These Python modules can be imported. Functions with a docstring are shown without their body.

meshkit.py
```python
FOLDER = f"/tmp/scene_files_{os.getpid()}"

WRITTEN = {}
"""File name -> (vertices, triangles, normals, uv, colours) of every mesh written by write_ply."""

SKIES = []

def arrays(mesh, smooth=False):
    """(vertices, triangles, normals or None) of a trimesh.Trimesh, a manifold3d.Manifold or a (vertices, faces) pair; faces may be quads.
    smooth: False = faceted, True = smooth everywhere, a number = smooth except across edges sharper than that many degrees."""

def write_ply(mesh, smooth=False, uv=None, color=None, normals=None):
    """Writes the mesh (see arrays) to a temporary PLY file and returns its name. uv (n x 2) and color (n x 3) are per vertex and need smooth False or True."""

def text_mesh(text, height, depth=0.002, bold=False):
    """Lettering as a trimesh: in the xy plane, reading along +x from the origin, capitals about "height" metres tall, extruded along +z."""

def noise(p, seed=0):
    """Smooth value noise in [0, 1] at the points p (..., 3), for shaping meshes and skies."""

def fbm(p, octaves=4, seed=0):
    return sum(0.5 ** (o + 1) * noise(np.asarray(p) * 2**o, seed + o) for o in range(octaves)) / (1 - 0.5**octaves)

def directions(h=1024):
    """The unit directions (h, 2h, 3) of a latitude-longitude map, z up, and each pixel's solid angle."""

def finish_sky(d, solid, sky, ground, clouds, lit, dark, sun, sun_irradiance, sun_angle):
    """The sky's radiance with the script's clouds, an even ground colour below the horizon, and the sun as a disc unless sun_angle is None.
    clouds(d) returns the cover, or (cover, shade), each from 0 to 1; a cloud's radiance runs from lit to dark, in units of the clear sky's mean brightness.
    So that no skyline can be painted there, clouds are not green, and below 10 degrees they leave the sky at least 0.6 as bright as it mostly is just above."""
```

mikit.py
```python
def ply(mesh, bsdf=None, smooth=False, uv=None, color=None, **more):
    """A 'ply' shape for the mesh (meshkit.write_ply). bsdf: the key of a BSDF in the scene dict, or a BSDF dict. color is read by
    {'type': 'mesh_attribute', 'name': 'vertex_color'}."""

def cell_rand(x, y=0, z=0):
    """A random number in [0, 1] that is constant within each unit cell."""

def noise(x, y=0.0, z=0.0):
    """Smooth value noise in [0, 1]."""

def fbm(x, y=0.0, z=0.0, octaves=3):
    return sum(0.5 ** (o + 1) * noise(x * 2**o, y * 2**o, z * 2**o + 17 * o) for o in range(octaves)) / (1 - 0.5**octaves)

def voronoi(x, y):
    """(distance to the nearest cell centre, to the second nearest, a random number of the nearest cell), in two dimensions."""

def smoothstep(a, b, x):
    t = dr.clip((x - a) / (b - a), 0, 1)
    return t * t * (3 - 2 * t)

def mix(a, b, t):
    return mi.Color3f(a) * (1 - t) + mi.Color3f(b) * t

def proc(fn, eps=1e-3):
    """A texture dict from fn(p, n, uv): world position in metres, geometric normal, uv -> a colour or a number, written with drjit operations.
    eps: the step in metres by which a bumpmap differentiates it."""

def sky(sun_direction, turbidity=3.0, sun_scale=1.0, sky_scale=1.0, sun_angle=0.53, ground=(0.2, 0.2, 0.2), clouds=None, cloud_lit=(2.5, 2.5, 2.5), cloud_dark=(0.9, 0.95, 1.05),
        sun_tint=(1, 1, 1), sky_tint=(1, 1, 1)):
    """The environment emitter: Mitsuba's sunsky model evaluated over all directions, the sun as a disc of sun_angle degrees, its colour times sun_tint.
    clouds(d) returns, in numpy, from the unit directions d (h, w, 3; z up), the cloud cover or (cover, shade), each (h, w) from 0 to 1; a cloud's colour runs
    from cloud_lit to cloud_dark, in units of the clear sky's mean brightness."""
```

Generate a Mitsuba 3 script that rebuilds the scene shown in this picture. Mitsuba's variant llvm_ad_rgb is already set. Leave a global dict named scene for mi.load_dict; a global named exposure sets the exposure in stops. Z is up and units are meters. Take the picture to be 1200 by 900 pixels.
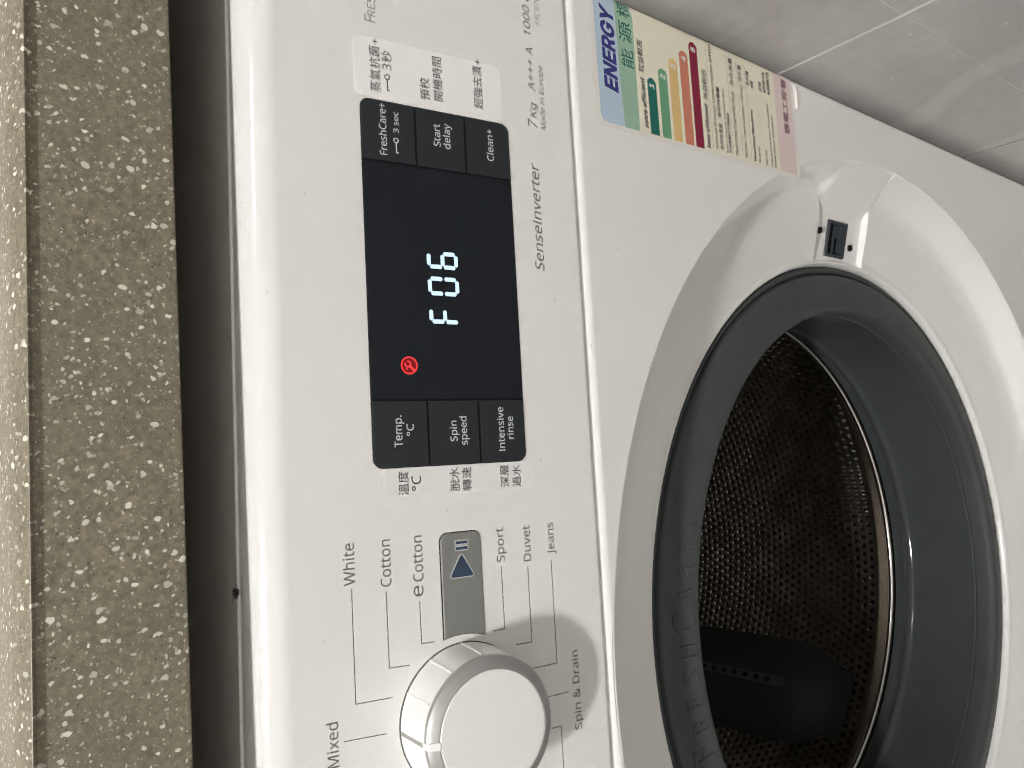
import math
import numpy as np
import trimesh
import manifold3d as m3
from shapely.geometry import Polygon, Point, LineString, box as sbox
from shapely import affinity, union_all
import drjit as dr
import mitsuba as mi
import mikit
from mikit import noise, fbm, voronoi, cell_rand, smoothstep, mix

T = mi.ScalarTransform4f
scene, labels = {"type": "scene"}, {}

# ------------------------------------------------------------------ camera, light, exposure
# Everything below is written in millimetres in the machine's own axes (x to its right, y into it, z up, origin in the
# middle of the seam between control panel and front) and turned into metres, floor at z = 0, when a mesh is stored.
FLOOR = -735.0
def metres(p):
    return [p[0] * .001, p[1] * .001, (p[2] - FLOOR) * .001]

CAM = np.array([90.84, -228.55, 222.30])
FWD = np.array([0.09492, 0.77813, -0.62089])
UPV = np.array([0.99400, -0.10808, 0.01650])        # the phone was held sideways: its top points to the machine's right
scene["camera"] = {"type": "perspective", "fov": 65.86, "fov_axis": "x", "near_clip": 0.01, "far_clip": 20.0,
                   "to_world": T().look_at(origin=metres(CAM), target=metres(CAM + 1000 * FWD), up=UPV.tolist())}
exposure = 0.0
LAMP_POS, LAMP_SIZE, LAMP_RADIANCE = (-262.0, -598.0, 1640.0), (170.0, 75.0), (676.0, 664.0, 652.0)

# ------------------------------------------------------------------ helpers
def thing(key, label, cat, group=None):
    labels[key] = {"label": label, "category": cat}
    if group: labels[key]["group"] = group
    return key

used = {}
def key_of(base):
    n = used.get(base, 0)
    used[base] = n + 1
    return base if n == 0 else f"{base}_{n:03d}"

def add(base, mesh, bsdf, smooth=False, label=None, **more):
    """ONE entry of the scene; returns its key (numbered when the name is taken)."""
    key = key_of(base)
    if hasattr(mesh, "to_mesh"):
        q = mesh.to_mesh()
        mesh = trimesh.Trimesh(np.array(q.vert_properties[:, :3], float), np.array(q.tri_verts), process=False)
    v = np.asarray(mesh.vertices, float).copy()
    v[:, 2] -= FLOOR
    scene[key] = mikit.ply(trimesh.Trimesh(v * .001, mesh.faces, process=False), bsdf, smooth=smooth, **more)
    if label: labels[key] = {"label": label}
    return key

def tm(v, f):
    f = np.asarray(f, int)
    if f.shape[1] == 4:
        f = np.vstack([f[:, [0, 1, 2]], f[:, [0, 2, 3]]])
    return trimesh.Trimesh(np.asarray(v, float), f, process=False)

def join(ms):
    return trimesh.util.concatenate([m for m in ms if m is not None])

def sheet(P, flip=False, wrap=False):
    """a quad grid from points P[i, j, 3]; wrap closes it along i."""
    n, m = P.shape[:2]
    ii = np.arange(n if wrap else n - 1)
    i, j = np.meshgrid(ii, np.arange(m - 1), indexing="ij")
    i2 = (i + 1) % n
    q = np.stack([i * m + j, i2 * m + j, i2 * m + j + 1, i * m + j + 1], -1).reshape(-1, 4)
    if flip: q = q[:, ::-1]
    return tm(P.reshape(-1, 3), q)

def revolve(prof, c, n=192, a0=0.0, a1=360.0):
    """revolves a profile of (radius, y) about the y axis through (cx, cz)."""
    full = abs(a1 - a0) >= 359.9
    th = np.radians(np.linspace(a0, a1, n, endpoint=not full))
    prof = np.array(prof, float)
    P = np.stack([c[0] + np.cos(th)[:, None] * prof[None, :, 0], np.repeat(prof[None, :, 1], len(th), 0),
                  c[1] + np.sin(th)[:, None] * prof[None, :, 0]], -1)
    return sheet(P, wrap=full)

def smooth_line(pts, n=6):
    """Catmull-Rom through a profile, so that revolved shapes have no facets."""
    p = np.array(pts, float)
    q = np.vstack([2 * p[0] - p[1], p, 2 * p[-1] - p[-2]])
    out = []
    for k in range(1, len(q) - 2):
        for t in np.arange(n) / n:
            a, b, c, d = q[k - 1], q[k], q[k + 1], q[k + 2]
            out.append(.5 * (2 * b + (c - a) * t + (2 * a - 5 * b + 4 * c - d) * t * t + (3 * b - a - 3 * c + d) * t ** 3))
    return np.array(out + [p[-1]])

def cross3(poly, h):
    return trimesh.creation.extrude_polygon(poly, h, engine="earcut")

def flat(poly):
    """a flat print: the polygon triangulated at height 0."""
    ms = []
    for g in getattr(poly, "geoms", [poly]):
        if g.is_empty or g.area < 1e-6: continue
        v, f = trimesh.creation.triangulate_polygon(g, engine="earcut")
        m = tm(np.c_[v, np.zeros(len(v))], f)
        if m.face_normals[:, 2].mean() < 0: m.invert()
        ms.append(m)
    return join(ms)

def plate(poly, h, bevel=0.0):
    """a slab of height h over the polygon with a chamfer round its top."""
    if not bevel: return cross3(poly, h)
    ms = []
    for g in getattr(poly, "geoms", [poly]):
        ring = np.array(g.exterior.coords)[:-1]
        if Polygon(ring).exterior.is_ccw is False: ring = ring[::-1]
        nxt, prv = np.roll(ring, -1, 0), np.roll(ring, 1, 0)
        d1, d2 = ring - prv, nxt - ring
        d1 /= np.linalg.norm(d1, axis=1, keepdims=True) + 1e-12; d2 /= np.linalg.norm(d2, axis=1, keepdims=True) + 1e-12
        nn = np.c_[-(d1 + d2)[:, 1], (d1 + d2)[:, 0]]
        nn /= np.linalg.norm(nn, axis=1, keepdims=True) + 1e-12
        inner = ring + nn * bevel
        n = len(ring)
        P = np.stack([np.c_[ring, np.zeros(n)], np.c_[ring, np.full(n, h - bevel)], np.c_[ring + nn * bevel * .3, np.full(n, h - bevel * .3)], np.c_[inner, np.full(n, h)]], 1)
        side = sheet(P, wrap=True)
        top = flat(Polygon(inner)); top.vertices[:, 2] = h
        ms += [side, top]
    return join(ms)

def rrect(x0, y0, x1, y1, r):
    return sbox(x0 + r, y0 + r, x1 - r, y1 - r).buffer(r, quad_segs=8)

TAU = 0.13933                                    # the control panel leans back by 8 degrees
TS, TC = math.sin(TAU), math.cos(TAU)
def onto_panel(m, lift=0.0):
    """from the control panel's own (u across, v up, h out of it) into the machine's axes."""
    v = np.asarray(m.vertices)
    h = v[:, 2] + lift
    m = m.copy()
    m.vertices = np.c_[v[:, 0], v[:, 1] * TS - h * TC, v[:, 1] * TC + h * TS]
    return m

def onto_front(m, y=0.0):
    """from (x, z, out of it) onto the flat front of the machine."""
    v = np.asarray(m.vertices)
    m = m.copy()
    m.vertices = np.c_[v[:, 0], y - v[:, 2], v[:, 1]]
    return m

def rounded(x0, y0, z0, x1, y1, z1, r, seg=24):
    s = m3.Manifold.sphere(r, seg)
    return m3.Manifold.batch_hull([s.translate((x, y, z)) for x in (x0 + r, x1 - r) for y in (y0 + r, y1 - r) for z in (z0 + r, z1 - r)])

def bx(x0, y0, z0, x1, y1, z1):
    return m3.Manifold.cube((x1 - x0, y1 - y0, z1 - z0)).translate((x0, y0, z0))

# ------------------------------------------------------------------ lettering: glyph outlines, one unit = one em
GLYPHS = {
 'n&': (0.733,[[1,30,91,30,104,34,115,41,124,49,130,60,137,49,151,44,161,43,175,44,180,47,187,54,195,65,200,74,202,91,201,99,197,105,193,108,189,112,181,113,167,111,158,107,152,99,144,86,135,86,134,123,98,126,101,130,109,137,129,154,129,153,123,147,107,141,95,135,86,163,59,139,59,123,75,117,70,106,64,93,59,81,57,61,58,47,63,37,71,32,81],[0,48,95,49,87,51,83,56,78,64,74,70,72,84,73,94,75,104,80,111,86,71,126,59,119,52,110,49,104],[0,60,174,61,162,64,157,71,148,75,145,87,153,93,159,96,166,96,174,94,180,90,184,81,187,73,187,67,184,63,181]]),
 'n(': (0.3,[[1,29,90,27,122,30,143,33,157,39,173,47,186,56,200,72,200,60,179,52,158,46,132,45,105,49,81,54,63,62,45,72,28,56,28,45,44,37,59,32,75]]),
 'n)': (0.3,[[1,26,28,36,45,44,63,49,79,52,99,52,128,48,152,39,177,32,190,26,199,42,200,53,183,61,168,66,153,70,128,70,98,68,82,64,68,60,57,51,41,42,28]]),
 'n+': (0.573,[[1,30,122,30,135,68,136,68,176,82,176,83,135,122,135,121,122,82,121,82,81,68,81,68,122]]),
 'n.': (0.27,[[1,34,66,34,75,36,78,41,82,48,82,52,81,56,78,58,75,58,66,57,62,55,59,50,56,43,56,39,57,35,61]]),
 'n/': (0.372,[[1,22,59,73,198,74,200,90,200,90,196,39,59]]),
 'n0': (0.573,[[1,30,120,30,146,33,165,35,173,40,182,48,192,52,196,60,200,71,202,81,202,89,200,97,197,101,194,108,187,115,175,120,161,123,139,123,119,120,98,116,84,110,73,103,65,91,59,81,57,65,58,53,63,43,72,37,83,31,102],[0,47,139,48,107,50,94,54,84,60,77,67,73,79,72,89,75,96,81,100,89,103,104,105,120,104,147,103,158,100,170,95,178,88,184,79,187,67,186,60,182,54,174,50,164,48,155]]),
 'n1': (0.573,[[1,45,159,37,170,75,199,89,199,89,59,73,59,73,180,71,179,46,158]]),
 'n3': (0.573,[[1,29,64,29,80,42,75,58,72,71,71,80,72,89,75,97,82,101,89,102,96,102,103,101,109,98,114,92,118,85,122,75,124,50,124,50,139,69,139,76,140,87,144,93,149,97,156,99,162,98,171,95,178,90,183,83,186,68,187,53,183,38,175,29,187,38,193,48,197,65,201,85,201,96,198,101,195,110,187,115,178,116,172,116,158,112,149,105,140,97,136,87,132,97,130,105,127,110,124,117,116,120,105,120,92,118,84,115,78,111,72,102,65,95,61,83,58,74,57,53,57,40,60]]),
 'n7': (0.573,[[1,29,183,29,199,123,199,122,184,65,58,47,58,47,59,104,183]]),
 'nA': (0.64,[[1,20,59,74,200,90,200,145,59,127,59,109,102,54,102,38,59],[0,76,159,61,118,104,118,88,162,82,180]]),
 'nB': (0.65,[[1,39,59,39,199,93,199,109,196,119,191,125,186,130,178,132,169,131,157,128,148,123,141,114,135,106,133,105,132,117,129,124,126,130,120,134,113,136,104,136,94,134,84,131,78,126,71,120,66,113,63,104,60,94,59],[0,57,125,57,74,95,74,104,77,112,83,117,91,118,104,116,110,111,118,103,122,94,124],[0,56,140,89,139,100,141,105,143,110,148,113,156,114,166,111,173,106,179,95,183,86,184,57,184]]),
 'nC': (0.632,[[1,32,122,32,142,36,161,44,176,57,189,71,197,79,200,92,202,106,202,117,200,131,196,137,193,130,179,111,185,94,186,85,184,71,178,63,172,58,165,53,152,50,136,50,122,52,107,58,93,68,82,78,76,93,73,110,73,132,78,131,62,115,58,89,57,73,60,60,65,54,70,47,77,40,87,34,103]]),
 'nD': (0.73,[[1,39,59,39,199,94,199,111,195,126,187,134,180,143,168,148,155,151,143,151,123,150,111,146,99,140,87,136,81,125,71,114,65,104,62,86,59],[0,56,74,83,74,99,77,112,83,121,90,125,96,129,105,132,119,132,136,131,147,127,158,123,167,118,172,111,177,98,182,90,183,56,184]]),
 'nE': (0.557,[[1,39,59,39,199,117,200,117,184,56,184,57,140,114,140,114,125,57,124,56,75,117,75,117,59]]),
 'nF': (0.52,[[1,39,59,39,199,117,200,117,184,56,184,56,135,113,134,113,119,57,119,56,59]]),
 'nH': (0.743,[[1,39,59,39,199,56,199,57,140,128,140,128,199,146,199,146,59,128,59,128,124,57,124,56,59]]),
 'nI': (0.28,[[1,39,59,56,59,56,199,39,199]]),
 'nJ': (0.275,[[1,5,24,4,39,14,37,26,38,29,40,33,43,37,50,38,55,38,199,55,200,55,54,54,46,50,36,48,33,44,29,37,25,24,22,14,22]]),
 'nK': (0.62,[[1,39,59,39,199,56,199,57,130,118,199,139,199,84,138,141,59,120,59,71,126,56,113,56,59]]),
 'nM': (0.907,[[1,39,59,39,199,65,199,108,84,110,87,153,199,178,199,178,59,161,59,161,151,162,181,161,181,159,176,115,59,101,59,54,181,55,59]]),
 'nN': (0.76,[[1,39,59,39,199,60,199,134,83,133,106,133,199,150,199,150,59,129,59,54,175,55,152,55,59]]),
 'nP': (0.605,[[1,39,59,39,199,89,199,103,196,111,193,116,189,122,183,126,176,127,170,128,154,127,145,124,136,115,126,108,121,102,118,86,114,57,114,56,59],[0,56,129,78,129,86,130,95,132,101,136,107,143,110,153,109,166,105,175,99,179,88,183,81,184,57,184]]),
 'nR': (0.623,[[1,39,58,39,199,91,199,101,197,113,192,122,184,126,177,128,164,128,151,126,142,121,134,114,129,102,122,101,120,139,59,119,58,118,59,84,117,57,117,56,58],[0,56,132,87,132,96,134,103,138,108,146,110,154,110,165,106,174,99,180,90,183,83,184,57,184]]),
 'nS': (0.55,[[1,30,64,30,80,43,76,57,73,78,73,86,75,93,79,99,87,101,94,99,103,97,107,92,112,80,119,52,130,45,135,37,143,33,151,31,161,32,173,36,183,43,192,49,196,59,200,66,201,83,202,92,201,106,197,115,194,109,179,95,183,86,185,67,185,58,182,53,177,51,173,49,166,51,157,53,152,58,148,66,143,97,129,106,124,113,117,116,110,118,101,118,88,113,77,109,71,101,65,92,60,83,58,74,57,54,57,39,60]]),
 'nT': (0.555,[[1,22,184,22,200,126,199,126,184,83,184,83,59,65,59,65,184]]),
 'nW': (0.93,[[1,59,59,22,200,41,199,64,108,69,83,77,116,101,198,101,200,119,200,147,107,153,82,156,102,180,198,182,200,199,200,200,199,162,59,144,59,110,176,104,153,77,60,77,59]]),
 'na': (0.56,[[1,29,83,28,92,30,100,35,107,42,113,49,117,61,120,73,122,97,122,97,135,96,139,93,146,88,150,79,152,67,152,45,144,41,155,41,157,51,162,60,164,70,166,82,166,96,163,102,159,108,154,112,145,114,136,114,59,101,59,98,73,97,74,86,63,76,58,67,57,57,57,49,58,41,62,35,67,30,76],[0,47,92,47,81,49,77,56,72,62,71,70,71,79,73,89,79,95,87,97,96,97,110,74,109,58,106,53,103,48,97]]),
 'nb': (0.615,[[1,36,59,36,208,53,208,53,150,58,156,65,161,72,164,80,166,95,165,102,163,111,158,118,152,122,147,127,134,129,119,129,99,127,87,121,75,114,67,104,60,91,57,75,58,64,62,52,72,48,59],[0,54,103,55,93,58,85,61,79,68,74,76,72,86,71,94,73,101,77,104,81,108,88,111,98,112,109,110,128,107,137,104,142,98,148,87,152,75,151,69,150,63,146,58,140,55,131,53,121]]),
 'nc': (0.48,[[1,31,104,31,123,34,136,40,149,50,158,59,163,74,166,93,165,107,161,102,146,86,151,75,151,66,149,59,145,52,135,50,127,48,113,49,102,50,94,53,85,59,78,66,74,74,72,91,73,105,77,105,62,93,58,73,57,62,59,51,64,41,73,38,78,33,89]]),
 'nd': (0.615,[[1,31,104,31,124,35,140,41,151,51,160,58,164,65,166,83,166,95,161,107,151,106,161,106,208,124,208,124,59,110,59,107,73,97,63,87,58,79,57,69,57,57,60,47,66,38,76,35,82,32,90],[0,49,120,49,98,51,90,55,81,61,75,70,72,80,71,87,72,95,76,99,79,103,86,106,99,106,124,104,132,100,141,95,147,86,151,74,152,63,149,57,144,52,135]]),
 'ne': (0.562,[[1,31,104,30,118,33,134,38,145,48,156,59,163,67,166,83,166,95,163,103,159,109,153,116,142,120,129,120,108,48,108,49,97,51,90,56,83,60,78,69,73,77,72,93,72,106,75,115,79,116,64,104,59,89,57,71,57,57,61,47,68,38,78,33,90],[0,52,136,49,122,102,123,101,136,97,143,90,149,81,152,68,151,59,147,54,141]]),
 'nf': (0.345,[[1,23,151,23,159,41,165,41,177,43,188,47,197,53,203,60,207,69,209,82,209,96,206,91,192,79,195,70,195,64,191,60,184,58,176,58,164,85,164,85,151,58,151,58,59,41,59,41,151]]),
 'ng': (0.615,[[1,31,104,31,123,35,139,42,151,47,157,52,161,58,164,65,166,82,166,90,164,97,160,107,151,110,164,124,164,124,51,120,35,117,29,113,24,106,18,101,16,93,13,83,12,59,13,49,15,39,18,39,34,45,31,57,28,73,26,85,26,90,28,97,32,101,36,105,44,107,52,107,73,107,73,104,69,98,64,87,58,79,57,69,57,57,60,48,65,38,76,33,87],[0,49,121,49,98,52,88,56,81,60,76,65,73,74,71,84,72,93,75,100,81,103,85,106,96,106,124,105,131,101,141,94,148,83,152,70,152,62,148,57,144,52,135]]),
 'nh': (0.618,[[1,36,59,36,208,53,208,53,158,53,150,54,150,57,155,61,158,71,163,81,166,93,166,102,164,110,161,118,154,122,148,125,133,125,59,108,59,108,131,106,140,103,144,96,150,88,152,79,152,70,150,65,147,60,142,56,134,53,120,53,59]]),
 'ni': (0.258,[[1,35,190,35,198,37,201,41,203,49,204,54,199,55,195,54,188,52,185,48,182,43,182,40,183,36,187],[1,36,59,36,164,53,164,53,59]]),
 'nk': (0.535,[[1,36,59,36,208,53,208,53,123,53,113,54,113,68,131,100,164,120,164,77,119,123,59,102,59,65,107,53,97,53,59]]),
 'nl': (0.258,[[1,36,59,36,208,53,208,53,59]]),
 'nm': (0.932,[[1,36,59,36,164,50,164,53,150,54,150,60,158,64,161,73,165,81,166,90,166,101,164,109,159,114,154,117,149,125,157,130,161,139,165,147,166,157,166,168,164,176,159,181,153,185,145,187,134,187,59,170,59,169,135,167,142,162,148,158,151,151,152,142,152,134,149,131,147,125,140,122,134,120,123,120,59,103,59,103,132,102,137,98,145,94,149,87,152,79,152,69,150,63,147,59,142,56,135,53,120,53,59]]),
 'nn': (0.618,[[1,36,59,36,164,50,164,53,150,64,160,70,163,79,166,92,166,99,165,108,162,114,159,120,151,123,145,125,138,125,59,108,59,108,131,106,140,102,146,99,149,91,152,81,152,72,151,65,147,60,143,56,134,53,120,53,59]]),
 'no': (0.605,[[1,31,105,30,118,31,126,35,139,38,145,42,151,47,156,54,160,63,164,74,166,84,166,99,163,108,158,116,150,121,143,125,135,127,120,128,103,126,94,124,86,118,76,111,68,103,62,96,59,84,57,70,57,59,60,51,65,42,73,37,81,33,91],[0,49,121,49,99,52,89,58,79,67,73,72,72,82,71,91,73,96,76,101,81,106,88,108,94,110,106,110,118,106,134,101,143,96,148,91,150,81,152,72,152,66,150,61,147,56,142,52,135]]),
 'np': (0.615,[[1,36,12,36,164,50,164,53,150,63,160,75,165,91,166,103,163,111,159,118,153,122,148,127,135,129,119,129,105,127,91,124,81,118,71,112,65,104,60,94,57,81,57,70,59,62,64,54,72,53,72,53,62,53,12],[0,53,122,54,96,57,86,61,80,67,75,76,72,86,71,94,73,99,76,104,82,108,90,111,99,112,110,110,129,108,135,103,143,95,150,85,152,73,151,64,147,59,141,54,129]]),
 'nr': (0.412,[[1,36,59,36,164,50,164,52,146,53,145,58,152,65,159,72,164,82,166,97,165,95,149,88,151,81,151,73,149,65,144,59,136,55,127,53,120,53,59]]),
 'ns': (0.477,[[1,30,64,30,79,51,72,68,71,75,72,82,75,86,79,88,84,87,91,85,94,81,98,69,104,56,109,44,115,39,118,33,124,30,132,29,142,31,148,34,153,38,158,46,162,61,166,81,166,92,163,101,160,102,158,96,146,79,151,63,152,52,149,48,145,46,141,47,135,49,131,52,129,59,125,89,112,95,109,100,103,104,94,104,84,102,76,100,71,94,65,88,61,79,58,69,57,46,58,34,61]]),
 'nt': (0.36,[[1,23,151,23,159,38,166,45,189,54,189,55,164,85,164,85,151,54,151,54,86,57,78,64,73,74,71,86,74,86,60,73,57,60,57,50,61,43,68,39,74,37,84,37,151]]),
 'nu': (0.62,[[1,35,89,35,164,53,164,53,89,56,81,60,76,66,73,74,71,84,72,90,73,96,77,102,84,105,91,107,103,107,164,125,164,124,59,110,59,108,72,107,73,99,64,87,58,78,57,68,57,55,60,47,64,40,73,37,79]]),
 'nv': (0.507,[[1,20,164,38,164,61,100,69,75,78,103,101,164,119,164,79,59,59,59]]),
 'nx': (0.53,[[1,24,59,26,63,61,113,25,164,45,164,72,125,98,164,118,164,84,117,82,112,120,59,100,59,72,101,43,59]]),
 'ny': (0.51,[[1,20,164,20,165,38,164,63,100,70,76,80,108,101,164,119,165,72,39,65,27,57,18,49,14,44,12,30,12,22,13,22,27,35,26,42,27,46,30,53,38,61,55,62,60]]),
 'n°': (0.427,[[1,31,167,30,175,31,180,36,190,45,198,57,201,69,201,75,199,81,196,86,191,89,186,93,175,93,167,91,160,86,151,81,146,75,143,66,141,54,141,49,143,42,146,37,151,34,156,32,160],[0,43,167,46,160,51,155,58,153,68,153,73,156,78,162,80,168,79,179,76,184,69,189,65,190,54,189,49,186,45,180,43,174]]),
 'c低': (1.0,[[1,85,54,91,58,93,63,94,202,152,213,186,223,198,211,162,201,164,153,166,148,206,148,206,134,167,134,174,90,179,76,184,66,189,62,194,64,197,73,199,90,209,83,206,65,201,51,195,45,186,45,180,49,170,60,165,72,158,94,152,134,107,134,107,63,135,69,135,57,91,42],[0,107,148,150,148,147,199,107,192],[1,133,84,144,87,162,50,150,46,145,61],[1,24,142,41,162,52,180,65,205,71,223,85,219,77,199,67,177,66,43,52,43,52,152,33,128]]),
 'c供': (1.0,[[1,81,105,81,119,111,119,111,167,85,168,85,182,111,182,111,222,125,222,125,182,163,182,163,222,177,222,178,182,206,181,206,168,178,167,178,119,208,119,208,105],[0,125,120,163,119,163,168,125,168],[1,160,86,171,93,193,70,205,51,193,43,179,64],[1,80,52,101,74,114,94,128,89,112,65,91,44],[1,24,144,51,180,67,209,72,223,86,219,77,198,66,177,66,43,51,43,51,153,32,130]]),
 'c去': (1.0,[[1,30,127,30,141,110,141,110,178,45,178,45,193,110,193,110,224,125,224,126,193,192,193,192,178,126,178,126,141,206,141,206,127,111,126,90,96,68,68,165,75,151,95,138,109,151,116,178,83,197,53,183,45,174,61,170,62,64,53,48,50,43,65,48,67,65,86,82,110,92,126]]),
 'c型': (1.0,[[1,29,50,29,64,111,64,111,88,50,88,49,102,111,102,111,124,126,124,127,102,186,102,186,88,127,88,127,64,206,64,206,50],[1,153,131,176,131,179,131,181,134,181,222,195,223,194,126,190,122,184,119,158,118],[1,144,147,144,213,158,213,158,147],[1,32,125,48,140,53,150,56,160,56,162,33,162,33,175,58,176,58,203,39,203,39,216,128,216,128,203,110,203,110,176,132,176,132,163,110,162,110,120,96,120,95,162,70,162,68,149,61,135,55,127,42,116,41,115],[0,96,203,72,203,72,176,96,176]]),
 'c容': (1.0,[[1,27,98,58,113,84,130,103,148,117,166,129,160,126,155,129,152,157,128,173,117,208,101,197,89,173,101,172,44,158,44,158,50,77,50,77,43,63,43,63,99,38,87],[0,99,125,80,109,159,109,138,125,118,144],[0,77,96,77,63,158,63,158,96],[1,36,170,36,206,112,206,104,221,116,225,121,224,130,206,200,206,199,170,184,170,184,192,50,192,50,170],[1,135,174,144,182,146,182,172,165,196,145,185,135,164,154],[1,37,145,66,164,84,183,98,178,91,169,76,155,48,135]]),
 'c層': (1.0,[[1,26,51,38,79,44,110,46,135,46,215,194,215,194,175,165,174,173,171,166,161,193,161,193,110,71,110,71,161,99,161,93,171,100,174,61,175,60,121,53,79,49,64,40,45,38,45],[0,138,120,179,119,179,152,138,152],[0,61,187,179,186,179,203,61,203],[0,105,174,114,161,151,161,160,174],[0,84,120,124,119,124,152,84,152],[1,80,43,80,101,186,101,186,43,172,43,171,50,95,50,94,43],[0,94,60,171,59,171,71,95,71],[0,94,80,171,80,171,91,95,91],[1,147,127,160,149,170,144,155,123],[1,93,144,102,149,113,135,116,128,107,123]]),
 'c工': (1.0,[[1,30,58,30,73,109,73,109,186,40,186,40,202,196,201,196,186,126,186,126,73,206,73,206,58]]),
 'c年': (1.0,[[1,29,88,29,102,61,103,61,155,120,156,120,186,72,186,57,163,43,147,29,156,43,170,56,188,67,208,74,225,89,221,81,200,198,200,197,186,135,186,135,156,193,155,193,142,136,142,135,103,207,102,206,88,136,88,135,43,120,43,120,88],[0,76,142,76,103,120,103,120,142]]),
 'c度': (1.0,[[1,58,56,97,62,116,68,102,78,90,89,85,96,90,99,67,99,67,111,181,111,189,107,185,98,173,84,150,67,175,60,208,55,200,43,196,43,162,50,133,60,100,50,63,44],[0,101,98,115,84,133,74,154,85,167,98],[1,27,50,36,73,43,107,44,128,44,204,120,204,113,222,127,225,137,205,205,204,205,191,59,191,58,121,52,78,48,61,41,44],[1,64,156,64,168,95,168,95,185,109,185,110,168,157,168,157,185,171,185,172,168,204,168,203,156,172,156,171,124,95,124,95,156],[0,109,136,157,135,157,156,110,156]]),
 'c強': (1.0,[[1,94,62,142,66,142,94,103,95,103,147,142,147,142,166,156,166,157,147,198,147,198,95,157,94,156,67,183,68,172,85,184,90,203,63,209,49,208,47,196,42,190,55,97,48],[0,156,107,184,107,184,134,157,134],[0,116,107,142,107,142,134,116,134],[1,99,174,114,190,134,223,136,223,149,218,137,200,121,178,176,182,163,199,173,206,192,185,205,165,195,158,185,171,120,166,104,163],[1,29,111,36,168,77,168,77,199,32,200,31,213,91,213,91,155,48,154,45,127,45,125,93,125,88,68,85,57,79,48,68,45,46,45,42,58,66,58,71,61,75,76,78,111]]),
 'c抗': (1.0,[[1,82,52,100,70,110,89,113,107,114,155,179,155,179,61,182,58,193,58,196,60,198,70,198,90,209,84,208,59,204,50,202,47,195,45,178,45,169,48,166,53,165,64,164,141,128,141,127,100,124,84,117,68,108,56,92,42],[1,96,175,96,189,208,189,208,175],[1,130,221,143,226,157,196,143,191],[1,30,105,27,120,56,127,56,170,29,170,29,184,56,184,56,223,70,224,70,184,93,184,93,170,70,170,70,132,94,137,95,124,70,116,70,58,68,51,65,47,53,44,36,44,32,57,53,57,56,61,56,112]]),
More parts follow.
